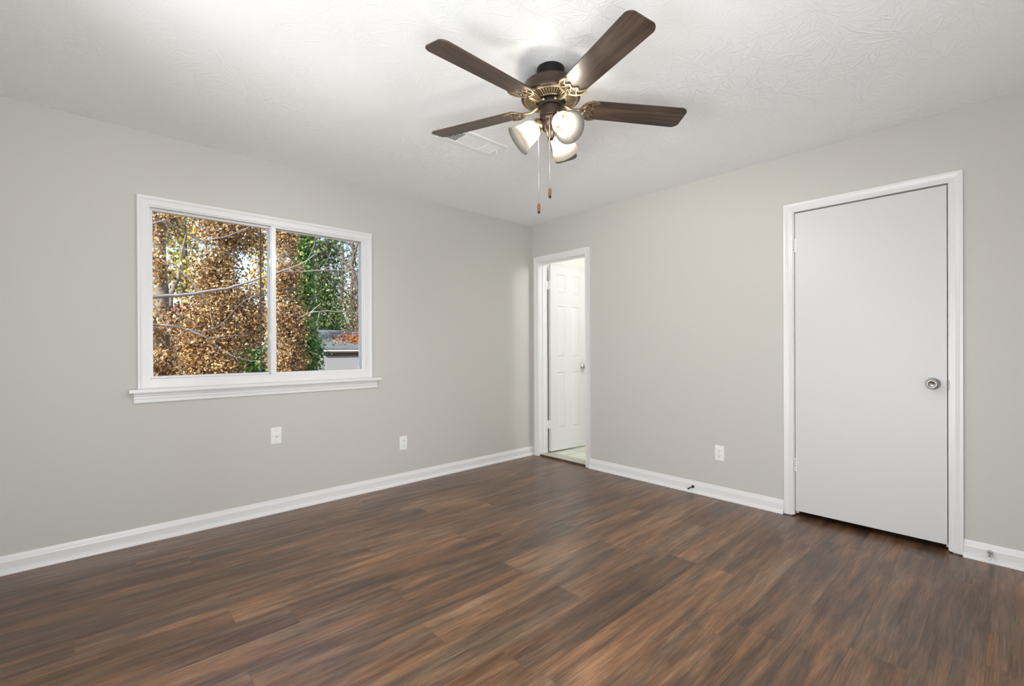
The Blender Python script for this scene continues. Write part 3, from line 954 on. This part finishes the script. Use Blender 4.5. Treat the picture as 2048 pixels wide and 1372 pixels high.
def iron_mesh():
    ib = MB()
    zt, zb = -0.0032, -0.0085
    # outer crescent
    pts = []
    for i in range(29):
        a = math.radians(100 + 160 * i / 28)
        pts.append((0.196 + 0.052 * math.cos(a), 0.060 * math.sin(a)))
    wd = [0.004 + 0.0075 * math.sin(PI * i / 28) ** 0.6 for i in range(29)]
    ib.ribbon(pts, wd, zb, zt)
    # horns reaching along the blade edges
    for s in (-1, 1):
        ib.ribbon([(0.188, s * 0.0600), (0.200, s * 0.0600), (0.213, s * 0.0570), (0.226, s * 0.0510)], [0.0085, 0.009, 0.0075, 0.002], zb, zt)
        # scalloped inner edge: arcs bulging to the root, cusps pointing to the tip
        pp = []
        for i in range(13):
            u = i / 12
            pp.append((0.224 - 0.018 * u - 0.024 * math.sin(PI * u), s * (0.0535 - 0.0335 * u)))
        ib.ribbon(pp, [0.0035 + 0.0025 * math.sin(PI * i / 12) for i in range(13)], zb, zt)
        ib.ribbon([(0.206 - 0.017 * math.sin(PI * i / 16), s * (0.020 - 0.020 * i / 8)) for i in range(9)], 0.0052, zb, zt)
        # ties back to the crescent
        ib.ribbon([(0.203, s * 0.0205), (0.188, s * 0.025), (0.172, s * 0.032), (0.162, s * 0.042)], [0.003, 0.005, 0.005, 0.006], zb, zt)
    ib.ribbon([(0.190, 0.0), (0.176, 0.0), (0.160, 0.0), (0.146, 0.0)], [0.004, 0.006, 0.010, 0.016], zb, zt)
    ib.lathe([(0.0003, 0.0), (0.006, 0.0), (0.006, 0.002), (0.003, 0.004), (0.0003, 0.0045)], n=12, mat=frame_matrix((0.164, 0, zt - 0.005), (0, 0, -1)))
    ib.box(0.146, 0.172, -0.010, 0.010, zb, zt)
    return ib
def iron_arm():
    ib = MB()
    # arm from the flywheel, dropping then rising to the plate
    pts = [(0.056, 0, fz(2.277) - fz(BZ)), (0.075, 0, 0.004), (0.092, 0, -0.006), (0.112, 0, -0.009), (0.132, 0, -0.007), (0.150, 0, -0.006)]
    ib.tube(pts, [0.010, 0.0085, 0.0075, 0.0075, 0.0085, 0.0095], n=12)
    ib.box(0.050, 0.066, -0.016, 0.016, 0.002, 0.014)
    return ib
ph0 = math.radians(36.6)
bl0 = blade_mesh().build('blade', M['blade'], None, bevel=0.0012)
ir0 = iron_mesh()
v_arm = iron_arm()
ci, si = math.cos(-BPITCH), math.sin(-BPITCH)
v_arm.v = [(x, y * ci - z * si, y * si + z * ci) for x, y, z in v_arm.v]   # arm stays level while the plate is pitched
ir0.add(v_arm.v, v_arm.f, 0, True)
ir0 = ir0.build('blade_iron', M['brass'], bl0)
bl0.parent = fan
adj = [-2.4, 1.0, 0.0, -1.2, 1.2]
sag = [0.0, -0.012, -0.007, 0.014, 0.016]
for k in range(5):
    bk = bl0 if k == 0 else copy_tree(bl0, fan)
    bk.location = (0, 0, fz(BZ))
    bk.rotation_euler = (BPITCH, sag[k], ph0 + 2 * PI * k / 5 + math.radians(adj[k]))

# three lamps
az_r = math.atan2(-math.cos(YAW), math.sin(YAW))
TILT = math.radians(37.5)
def lamp_arm(az):
    e = Vector((math.cos(az), math.sin(az), 0))
    ax = e * math.cos(TILT) - Vector((0, 0, math.sin(TILT)))
    neck = e * 0.052 + Vector((0, 0, fz(2.184)))
    mt_ = frame_matrix(neck, ax)
    hold = MB()
    hold.tube([e * 0.030 + Vector((0, 0, fz(2.190))), neck - ax * 0.006], [0.014, 0.014], n=14)
    hold.lathe([(0.0005, -0.014), (0.018, -0.013), (0.026, -0.008), (0.031, 0.000), (0.0325, 0.010), (0.0325, 0.020), (0.031, 0.020), (0.031, 0.004), (0.0005, 0.002)], n=36, mat=mt_)
    for i in range(3):
        a = 2 * PI * i / 3 + 0.5
        r_ = Vector((math.cos(a), math.sin(a), 0))
        hold.tube([mt_ @ (r_ * 0.030 + Vector((0, 0, 0.014))), mt_ @ (r_ * 0.041 + Vector((0, 0, 0.014)))], [0.0025, 0.0032], n=8)
    hold.lathe([(0.012, 0.002), (0.0145, 0.004), (0.0145, 0.026), (0.0005, 0.026)], n=20, mat=mt_)
    h = hold.build('lamp_holder', M['brass'], fan)
    sh = MB()
    po = [(0.0285, 0.004), (0.0295, 0.016), (0.036, 0.024), (0.043, 0.034), (0.0485, 0.050), (0.0515, 0.068), (0.0540, 0.086), (0.0585, 0.102), (0.0655, 0.117), (0.0715, 0.127)]
    pi_ = [(r - 0.0028, h_) for r, h_ in po][::-1]
    sh.lathe(po + [(0.0712, 0.1285), (0.0695, 0.1285)] + pi_, n=56, mat=mt_)
    sh.build('lamp_shade', M['shade'], fan)
    bb = MB()
    bb.lathe([(0.0125, 0.024), (0.0125, 0.036), (0.0150, 0.044), (0.0195, 0.054), (0.0215, 0.066), (0.0195, 0.078), (0.0140, 0.088), (0.0070, 0.0945), (0.0004, 0.0965)], n=28, mat=mt_)
    bb.build('bulb', M['bulb'], h)
    p = Vector((FANX, FANY, H)) + neck + ax * 0.072
    return lamp('fan_lamp_light', 'POINT', p, FAN_POWER, FAN_COLOR, shadow_soft_size=0.022)
for a in (180, -62, 57):
    lamp_arm(az_r + math.radians(a))

# pull chains
def chain(px_off, ztop, zfob, label=None):
    dx, dy = px_off
    ch = MB()
    zz = fz(ztop)
    while zz > fz(ztop) - 0.12:
        ch.sphere((dx, dy, zz), 0.0017, n=4); zz -= 0.0036
    ch.tube([(dx, dy, fz(ztop)), (dx, dy, fz(zfob))], 0.0008, n=6)
    c = ch.build('pull_chain', M['chain'], fan)
    fb = MB()
    fb.lathe([(0.0005, 0.002), (0.0035, 0.0), (0.0062, -0.006), (0.0074, -0.018), (0.0070, -0.030), (0.0058, -0.037)], n=18, mat=Matrix.Translation((dx, dy, fz(zfob))))
    fb.lathe([(0.0060, -0.036), (0.0062, -0.041), (0.0050, -0.046), (0.0005, -0.047)], n=18, mi=1, mat=Matrix.Translation((dx, dy, fz(zfob))))
    fb.build('pull_fob', [M['fob'], M['fob_end']], c)
Rh = Vector((math.sin(YAW), -math.cos(YAW)))
Fh = Vector((math.cos(YAW), math.sin(YAW)))
def off2(r_, f_2): return tuple(Rh * r_ + Fh * f_2)
chain(off2(-0.058, -0.012), 2.212, 1.814)
chain(off2(-0.010, -0.050), 2.196, 1.872)

# ------------------------------------------------------------------ outside
GZ = -1.12
tag(MB().box(-40, 60, 0.4, 90, GZ - 0.2, GZ).build('ground', M['ground']), 'leafy ground beyond the window', 'ground', kind='structure')

def leaf_mesh(name, pts, size, palette, weights, parent, mat='leaf', droop=0.35, facing=None):
    """one mesh of folded leaves at the given points; colour per leaf"""
    n = len(pts)
    pts = np.asarray(pts)
    L = size * rng.uniform(0.6, 1.35, n)
    ax = rng.normal(size=(n, 3)); ax[:, 2] -= droop * 2
    ax /= np.linalg.norm(ax, axis=1)[:, None]
    nr = rng.normal(size=(n, 3))
    nr -= ax * np.sum(nr * ax, axis=1)[:, None]
    nr /= np.linalg.norm(nr, axis=1)[:, None]
    sd = np.cross(ax, nr)
    W = L * rng.uniform(0.20, 0.40, n)
    fold = L * rng.uniform(0.02, 0.26, n)
    a = pts - ax * (L / 2)[:, None]
    c = pts + ax * (L / 2)[:, None] - nr * (fold * 0.8)[:, None]
    l = pts + sd * W[:, None] + nr * fold[:, None]
    r = pts - sd * W[:, None] + nr * fold[:, None]
    V = np.stack([a, l, c, r], axis=1).reshape(-1, 3)
    me = bpy.data.meshes.new(name)
    me.vertices.add(4 * n); me.loops.add(6 * n); me.polygons.add(2 * n)
    me.vertices.foreach_set('co', V.ravel())
    base = (np.arange(n) * 4)[:, None]
    idx = (base + np.array([[0, 1, 2, 0, 2, 3]])).ravel()
    me.loops.foreach_set('vertex_index', idx)
    me.polygons.foreach_set('loop_start', np.arange(2 * n) * 3)
    me.update()
    me.validate()
    pal = np.array(palette)
    wgt = np.array(weights, float); wgt /= wgt.sum()
    ch = rng.choice(len(pal), size=n, p=wgt)
    col = pal[ch] * rng.uniform(0.5, 1.45, (n, 1))
    col = np.concatenate([np.clip(col, 0, 1), np.ones((n, 1))], axis=1)
    at_ = me.attributes.new('leaf_colour', 'FLOAT_COLOR', 'POINT')
    at_.data.foreach_set('color', np.repeat(col, 4, axis=0).ravel())
    me.materials.append(M[mat])
    o = bpy.data.objects.new(name, me); C.objects.link(o)
    if parent is not None: o.parent = parent
    return o

def blob(c, r, n, power=0.6):
    """points in an ellipsoid, thicker toward its skin"""
    d = rng.normal(size=(n, 3)); d /= np.linalg.norm(d, axis=1)[:, None]
    rad = rng.uniform(0, 1, n) ** power
    return np.asarray(c) + d * rad[:, None] * np.asarray(r)

def pblob(px, py, rpx, rpy, Y, n, depth=None):
    """blob centred where that pixel meets the plane y=Y; rpx, rpy its half sizes"""
    c = at(px, py, Y)
    s = (c - CAM).dot(_F) / FPX
    rx, rz = rpx * s * 1.1, rpy * s
    return blob(c, (rx, depth or rx, rz), n)

def clumps(px, py, rpx, rpy, Y, n, spread=0.15, per=42):
    n = int(n * 1.3)
    c = pblob(px, py, rpx, rpy, Y, max(3, n // per))
    k = rng.integers(0, len(c), n)
    return c[k] + rng.normal(size=(n, 3)) * np.array([spread, spread, spread * 0.9]) * rng.uniform(0.4, 1.0, (n, 1))

BROWN = [(0.46, 0.27, 0.095), (0.58, 0.38, 0.16), (0.31, 0.16, 0.055), (0.70, 0.54, 0.31), (0.11, 0.055, 0.022), (0.48, 0.24, 0.07)]  # darkest brown paints in the shade deep between the leaves
BW = [3, 3, 2, 2.2, 3, 0.8]
YEL = [(0.60, 0.48, 0.05), (0.45, 0.42, 0.06), (0.30, 0.34, 0.06), (0.55, 0.30, 0.04), (0.20, 0.24, 0.05)]
GRN = [(0.10, 0.26, 0.035), (0.16, 0.36, 0.05), (0.05, 0.14, 0.025), (0.26, 0.42, 0.08), (0.03, 0.08, 0.02)]
OLV = [(0.13, 0.19, 0.05), (0.20, 0.24, 0.08), (0.08, 0.11, 0.04), (0.24, 0.20, 0.08), (0.05, 0.07, 0.03)]
RUS = [(0.24, 0.12, 0.09), (0.30, 0.17, 0.11), (0.16, 0.08, 0.07)]
RED = [(0.26, 0.03, 0.05), (0.17, 0.02, 0.03), (0.34, 0.07, 0.06)]

def limb(mb, pts, r0, r1, n=7, wob=0.0):
    P = [Vector(p) for p in pts]
    q = []
    for i in range(len(P) - 1):
        for k in range(3):
            t_ = k / 3
            q.append(P[i].lerp(P[i + 1], t_) + Vector((rng.normal() * wob, rng.normal() * wob, rng.normal() * wob)))
    q.append(P[-1])
    rad = [r0 + (r1 - r0) * i / (len(q) - 1) for i in range(len(q))]
    mb.tube(q, rad, n=n)

def twigs(mb, start, dirn, length, r, depth, n=5):
    s = Vector(start); d = Vector(dirn).normalized()
    pts = [s]
    for i in range(4):
        d = (d + Vector((rng.normal() * 0.16, rng.normal() * 0.16, rng.normal() * 0.12 + 0.02))).normalized()
        pts.append(pts[-1] + d * length / 4)
    mb.tube(pts, [r * (1 - 0.75 * i / 4) for i in range(5)], n=n)
    if depth > 0:
        for k in range(3):
            i = random.choice((1, 2, 3, 4))
            dd = (d + Vector((rng.normal(), rng.normal() * 0.8, rng.normal() * 0.7 + 0.25)) * 0.75).normalized()
            twigs(mb, pts[i], dd, length * random.uniform(0.5, 0.75), r * 0.5, depth - 1, n)

def tree(name, label, cat, base, top, r0, r1, leaves, bark='bark', boughs=(), group=None, leaf_name='foliage'):
    """trunk from the ground to top; leaves: list of (points, size, palette, weights)"""
    base, top = Vector(base), Vector(top)
    root = empty(name, (base.x, base.y, GZ))
    tag(root, label, cat, group)
    inv = Matrix.Translation(-Vector((base.x, base.y, GZ)))
    tm = MB()
    b0 = Vector((base.x, base.y, GZ - 0.05))
    limb(tm, [b0, b0.lerp(top, 0.33), b0.lerp(top, 0.66), top], r0, r1, n=12, wob=r0 * 0.12)
    for bp_ in boughs:
        limb(tm, bp_[0], bp_[1], bp_[2], wob=bp_[1] * 0.4)
    o = tm.build('trunk', M[bark], root)
    o.location = inv.translation
    for pts, size, pal, wgt in leaves:
        f = leaf_mesh(leaf_name, pts, size, pal, wgt, root)
        f.location = inv.translation
    return root

def cat_pts(*a): return np.concatenate(a, axis=0)

# light-barked tree at the left edge of the view
Y = 5.15
tree('oak_tree', 'pale barked tree at the left edge of the window view', 'tree', at(338, 760, Y), at(312, 370, Y), 0.125, 0.085,
     [(cat_pts(clumps(322, 440, 28, 36, Y - 0.25, 900), clumps(314, 540, 16, 40, Y - 0.3, 360), clumps(316, 650, 24, 36, Y - 0.3, 700), clumps(320, 728, 30, 30, Y - 0.3, 1000), clumps(306, 410, 30, 24, Y, 300)), 0.056, BROWN, BW)],
     boughs=[([at(331, 640, Y), at(352, 560, Y + 0.5), at(372, 470, Y + 0.9)], 0.05, 0.012)])
# broad brown tree filling the left pane
Y = 6.4
tree('brown_leaf_tree', 'broad tree of dead brown leaves filling the left pane', 'tree', at(438, 760, Y), at(452, 390, Y), 0.13, 0.06,
     [(cat_pts(clumps(455, 455, 50, 46, Y, 3400), clumps(436, 535, 38, 52, Y, 2600), clumps(452, 600, 60, 50, Y, 4200), clumps(436, 664, 78, 50, Y, 5200),
               clumps(412, 735, 66, 40, Y, 4600), clumps(492, 640, 34, 44, Y - 0.3, 1500), clumps(488, 470, 34, 40, Y, 1000), clumps(450, 412, 46, 24, Y, 900)), 0.056, BROWN, BW)],
     boughs=[([at(445, 640, Y), at(480, 600, Y - 0.4), at(515, 590, Y - 0.6)], 0.035, 0.008), ([at(445, 600, Y), at(420, 540, Y), at(410, 470, Y)], 0.035, 0.008)])
# brown leaf column in the right pane
Y = 5.0
tree('vine_covered_trunk', 'tall trunk wrapped in dead brown vine leaves', 'tree', at(570, 760, Y), at(574, 390, Y), 0.14, 0.09,
     [(cat_pts(clumps(572, 480, 20, 55, Y, 2600, 0.10), clumps(572, 560, 24, 55, Y, 2900, 0.10), clumps(574, 640, 30, 55, Y, 3900, 0.11), clumps(572, 715, 32, 50, Y, 3900, 0.11), clumps(572, 430, 18, 24, Y, 700, 0.10)), 0.048, BROWN, BW)])
# side limb growing out of the vine wrapped trunk
mb = MB()
limb(mb, [at(570, 645, 5.0), at(590, 638, 4.9), at(603, 633, 4.8), at(625, 624, 4.8), at(660, 622, 4.9), at(700, 624, 5.0), at(735, 634, 5.1)], 0.024, 0.006, n=8, wob=0.004)
for tw, r0_, r1_ in (([(618, 628, 4.8), (632, 615, 4.8), (642, 606, 4.8)], 0.010, 0.004), ([(650, 622, 4.9), (660, 640, 4.9), (668, 652, 4.9)], 0.006, 0.002),
                     ([(640, 623, 4.9), (634, 645, 4.9), (612, 652, 4.9)], 0.006, 0.002), ([(690, 623, 5.0), (700, 650, 5.0), (703, 662, 5.0)], 0.006, 0.002)):
    limb(mb, [at(*p) for p in tw], r0_, r1_, n=5, wob=0.003)
vt_ = [o for o in bpy.data.objects if o.name.startswith('vine_covered_trunk')][0]
mb.build('bough', M['twig'], vt_).location = (-vt_.location.x, -vt_.location.y, -GZ)
# green ivy column beside it
Y = 7.6
tree('ivy_covered_trunk', 'trunk covered in bright green ivy behind brown vines', 'tree', at(622, 760, Y), at(622, 390, Y), 0.13, 0.10,
     [(cat_pts(clumps(603, 485, 14, 44, Y, 1350, 0.13), clumps(606, 560, 16, 55, Y, 1500, 0.13), clumps(598, 655, 26, 40, Y - 0.5, 1350, 0.11), clumps(612, 625, 16, 40, Y, 1050, 0.13), clumps(604, 715, 26, 36, Y - 0.5, 1350, 0.11), clumps(616, 700, 18, 45, Y, 900, 0.14), clumps(604, 430, 16, 24, Y, 400, 0.13)), 0.085, GRN, [3, 3, 2, 1.5, 1.5])], 'dark_twig')
# yellow-green tree behind the gap at the top left
Y = 10.5
tree('yellow_leaf_tree', 'thin yellow green tree behind the brown leaves', 'tree', at(372, 760, Y), at(366, 390, Y), 0.11, 0.05,
     [(cat_pts(pblob(368, 470, 44, 60, Y, 700), pblob(372, 560, 50, 55, Y, 620), pblob(352, 420, 50, 40, Y, 300)), 0.11, YEL, [2, 2, 2, 1.2, 2])], 'dark_twig')
Y = 10.0
tree('yellow_leaf_tree', 'golden leaved tree left of the window mullion', 'tree', at(524, 760, Y), at(522, 390, Y), 0.10, 0.05,
     [(cat_pts(pblob(520, 490, 26, 46, Y, 420), pblob(524, 560, 30, 50, Y, 340), pblob(524, 640, 34, 50, Y, 380)), 0.10, [YEL[0], YEL[3], YEL[1], (0.5, 0.26, 0.06)], [2, 2, 1, 1])], 'dark_twig')
# dark conifer and olive trees
Y = 13.7
tree('evergreen_tree', 'dark evergreen tree right of the green ivy', 'tree', at(656, 760, Y), at(654, 380, Y), 0.14, 0.06,
     [(cat_pts(clumps(634, 505, 14, 36, Y, 672, 0.3, 26), clumps(650, 575, 22, 40, Y, 992, 0.3, 26), clumps(650, 635, 26, 40, Y, 1440, 0.3, 26), clumps(646, 690, 26, 40, Y, 1280, 0.3, 26), clumps(660, 500, 18, 30, Y, 416, 0.3, 26)), 0.12, OLV + [GRN[0], GRN[2]], [2, 2, 3, 1, 3, 1.5, 2])], 'dark_twig')
Y = 9.2
tree('pine_shrub', 'low dark green shrub at the bottom of left pane', 'shrub', at(516, 790, Y), at(516, 700, Y), 0.05, 0.02,
     [(cat_pts(pblob(514, 726, 40, 34, Y, 1100), pblob(520, 760, 50, 40, Y, 700)), 0.12, GRN[:3] + [(0.06, 0.12, 0.05)], [2, 1, 3, 2])])
Y = 8.6
tree('red_leaf_shrub', 'dark red leaved shrub behind the pale barked tree', 'shrub', at(368, 790, Y), at(366, 610, Y), 0.03, 0.01,
     [(cat_pts(pblob(366, 622, 26, 14, Y, 160), pblob(372, 640, 16, 12, Y, 60), pblob(362, 690, 24, 40, Y, 240)), 0.085, RED + [(0.10, 0.16, 0.05), (0.12, 0.10, 0.08)], [2, 2, 1, 1, 1.5])])
# bare woods behind, each with its own crown
specs = [(642, 420, 20, OLV, 420, 'slender bare tree left of the shed roof'), (684, 400, 24, OLV, 520, 'olive tinged tree above the shed ridge'),
         (712, 410, 16.2, RUS + OLV[:2], 460, 'rusty leaved tree above the leaf pile on the shed'), (664, 400, 27.5, OLV, 420, 'tall pale tree far behind the shed'),
         (700, 400, 31.5, RUS, 300, 'distant bare tree at the right of the view'), (740, 430, 37, OLV + [GRN[1]], 700, 'green tinged tree at the right edge of window view')]
for px, pt, Y, pal, nl, lab in specs:
    b_, t_ = at(px, 760, Y), at(px + random.uniform(-12, 12), pt, Y)
    root = empty('woodland_tree', (b_.x, b_.y, GZ))
    tag(root, lab, 'tree', 'bare woodland trees beyond the shed')
    tm = MB()
    b0 = Vector((b_.x, b_.y, GZ - 0.05))
    limb(tm, [b0, b0.lerp(t_, 0.4), b0.lerp(t_, 0.7), t_], 0.12 + 0.003 * Y, 0.04, n=8, wob=0.07)
    for k in range(14):
        s_ = b0.lerp(t_, random.uniform(0.45, 0.98))
        twigs(tm, s_, (rng.normal(), rng.normal() * 0.6, 0.7 + rng.uniform(0, 0.5)), random.uniform(1.4, 2.8), 0.04, 2, n=4)
    o = tm.build('trunk', M['dark_twig'], root); o.location = (-b_.x, -b_.y, -GZ)
    f = leaf_mesh('foliage', cat_pts(clumps(px, 560, 22, 80, Y, nl // 2, 0.5, 14), clumps(px + 4, 620, 26, 40, Y, nl, 0.5, 16), clumps(px - 4, 670, 30, 30, Y, int(nl * 1.6), 0.5, 18)), 0.13, pal, [1] * len(pal), root)
    f.location = (-b_.x, -b_.y, -GZ)
# far trees low on the horizon
for i in range(9):
    px = 290 + i * 54
    Y = 48 + 3 * math.sin(i * 2.1)
    lab = ('hazy far tree on the horizon behind the garden trees')
    b_ = at(px, 760, Y)
    pal = [OLV, BROWN, RUS][i % 3]
    t = tree('far_tree', lab, 'tree', b_, at(px, 590, Y), 0.16, 0.05,
             [(cat_pts(pblob(px, 680, 34, 40, Y, 900), pblob(px + 6, 630, 24, 34, Y, 380)), 0.22, [tuple(0.75 * c + 0.03 for c in p) for p in pal], [1] * len(pal))], 'dark_twig', group='hazy far trees behind the garden')

# near bare tree whose limbs cross the window view
Y = 3.6
bt0 = at(205, 760, Y)
root = empty('bare_tree', (bt0.x, bt0.y, GZ))
tag(root, 'bare grey tree whose long limbs cross both panes', 'tree')
inv = Vector((-bt0.x, -bt0.y, -GZ))
tm = MB()
limb(tm, [(bt0.x, bt0.y, GZ - 0.05), at(214, 680, Y), at(224, 560, Y), at(216, 400, Y), at(220, 250, Y)], 0.11, 0.05, n=10, wob=0.01)
tm.build('trunk', M['twig'], root).location = inv
def branch(pix, r0, r1, twig_list=()):
    mb = MB()
    limb(mb, [at(*p) for p in pix], r0, r1, n=8, wob=r0 * 0.12)
    for tw, a, c in twig_list:
        limb(mb, [at(*p) for p in tw], a, c, n=5, wob=a * 0.3)
    mb.build('branch', M['twig'], root).location = inv
branch([(222, 600, 3.6), (306, 594, 3.7), (372, 590, 3.8), (410, 584, 3.9), (455, 577, 4.0), (505, 562, 4.1), (545, 548, 4.2), (572, 540, 4.3), (610, 524, 4.4), (634, 506, 4.5)], 0.026, 0.007,
       [([(495, 566, 4.1), (510, 545, 4.1), (535, 536, 4.2)], 0.010, 0.004), ([(398, 587, 3.9), (380, 560, 4.0), (352, 530, 4.0), (322, 519, 4.0)], 0.011, 0.006),
        ([(402, 590, 3.9), (418, 615, 3.9), (424, 640, 3.9), (424, 662, 3.9)], 0.008, 0.003)])
branch([(223, 660, 3.6), (300, 648, 3.7), (340, 651, 3.7), (375, 660, 3.8), (410, 674, 3.8), (440, 698, 3.9), (468, 714, 3.9), (500, 722, 4.0), (545, 724, 4.0)], 0.016, 0.005,
       [([(420, 676, 3.8), (450, 672, 3.9), (500, 671, 4.0)], 0.006, 0.003), ([(308, 608, 3.7), (322, 635, 3.7), (345, 675, 3.7), (365, 690, 3.8)], 0.009, 0.003)])
branch([(220, 470, 3.7), (330, 440, 4.0), (365, 465, 4.2), (405, 482, 4.3), (450, 474, 4.4), (490, 458, 4.5), (515, 444, 4.6)], 0.014, 0.004,
       [([(330, 440, 4.0), (345, 480, 4.0), (352, 510, 4.0)], 0.007, 0.003), ([(380, 475, 4.2), (412, 490, 4.2), (452, 520, 4.3)], 0.006, 0.002)])
branch([(505, 562, 4.1), (530, 551, 4.2), (552, 543, 4.3), (610, 543, 4.4), (650, 540, 4.5), (690, 541, 4.6), (740, 550, 4.7)], 0.013, 0.005,
       [([(640, 541, 4.5), (665, 530, 4.6), (705, 520, 4.6)], 0.006, 0.002), ([(650, 541, 4.5), (680, 552, 4.6), (722, 552, 4.7)], 0.006, 0.002), ([(640, 541, 4.5), (655, 520, 4.5), (663, 500, 4.6)], 0.005, 0.002),
        ([(600, 543, 4.4), (615, 520, 4.4), (628, 492, 4.4), (632, 470, 4.4)], 0.005, 0.002), ([(690, 541, 4.6), (706, 548, 4.6), (718, 556, 4.7)], 0.004, 0.0015)])
branch([(372, 659, 3.78), (405, 664, 3.9), (436, 654, 4.0), (455, 637, 4.1), (468, 620, 4.2), (490, 600, 4.3), (530, 583, 4.4)], 0.011, 0.004,
       [([(468, 620, 4.2), (472, 650, 4.2), (470, 680, 4.2)], 0.004, 0.0015)])

# garden shed
sh0 = at(634, 700, 10.0)
shed = empty('garden_shed', (sh0.x, sh0.y, GZ), (0, 0, math.radians(-14)))
tag(shed, 'white garden shed with grey shingle roof', 'shed')
EZ = sh0.z - GZ                     # eave height above the ground
SL, SD = 4.2, 3.0
RZ = EZ + 0.60
mb = MB()
# shed front wall faces the house (-y in its own frame); gable ends closed
mb.prism([Vector((0.26, 0.16, 0)), Vector((0.26, 0.16, EZ - 0.07)), Vector((0.26, SD / 2, RZ - 0.08)), Vector((0.26, SD - 0.16, EZ - 0.07)), Vector((0.26, SD - 0.16, 0))], (SL - 0.5, 0, 0))
mb.build('shed_walls', M['shed_white'], shed)
mb = MB()
for s0, s1 in ((0.0, SD / 2), (SD, SD / 2)):
    mb.prism([Vector((0, s0, EZ)), Vector((0, s0, EZ + 0.03)), Vector((0, s1, RZ + 0.03)), Vector((0, s1, RZ))], (SL, 0, 0))
mb.build('shed_roof', M['shingle'], shed)
MB().box(0.10, SL - 0.05, -0.005, 0.025, EZ - 0.045, EZ).build('fascia', M['shed_fascia'], shed)
MB().box(0.20, SL - 0.1, 0.12, 0.158, EZ - 0.175, EZ - 0.07).build('frieze_board', M['shed_brown'], shed)
MB().box(0.20, SL - 0.1, 0.02, 0.16, EZ - 0.075, EZ - 0.065).build('soffit', M['shed_fascia'], shed)
# fallen leaves heaped on the roof
n = 900
lx = np.clip(rng.normal(1.55, 0.42, n), 0.55, 3.2)
lv = np.clip(0.50 + 0.16 * rng.normal(size=n), 0.15, 0.98)
pts = np.stack([lx, lv * SD / 2, EZ + 0.035 + lv * 0.60 + np.abs(rng.normal(0, 0.02, n))], axis=1)
Rz = np.array(Matrix.Rotation(math.radians(-14), 3, 'Z'))
pts = pts @ Rz.T + np.array([sh0.x, sh0.y, GZ])
lp = leaf_mesh('fallen_leaves', pts, 0.085, [(0.50, 0.17, 0.035), (0.42, 0.12, 0.03), (0.30, 0.10, 0.04), (0.58, 0.26, 0.07)], [3, 2, 1, 1], None, droop=0)
tag(lp, 'orange fallen leaves heaped on the shed roof', 'leaves', kind='stuff')
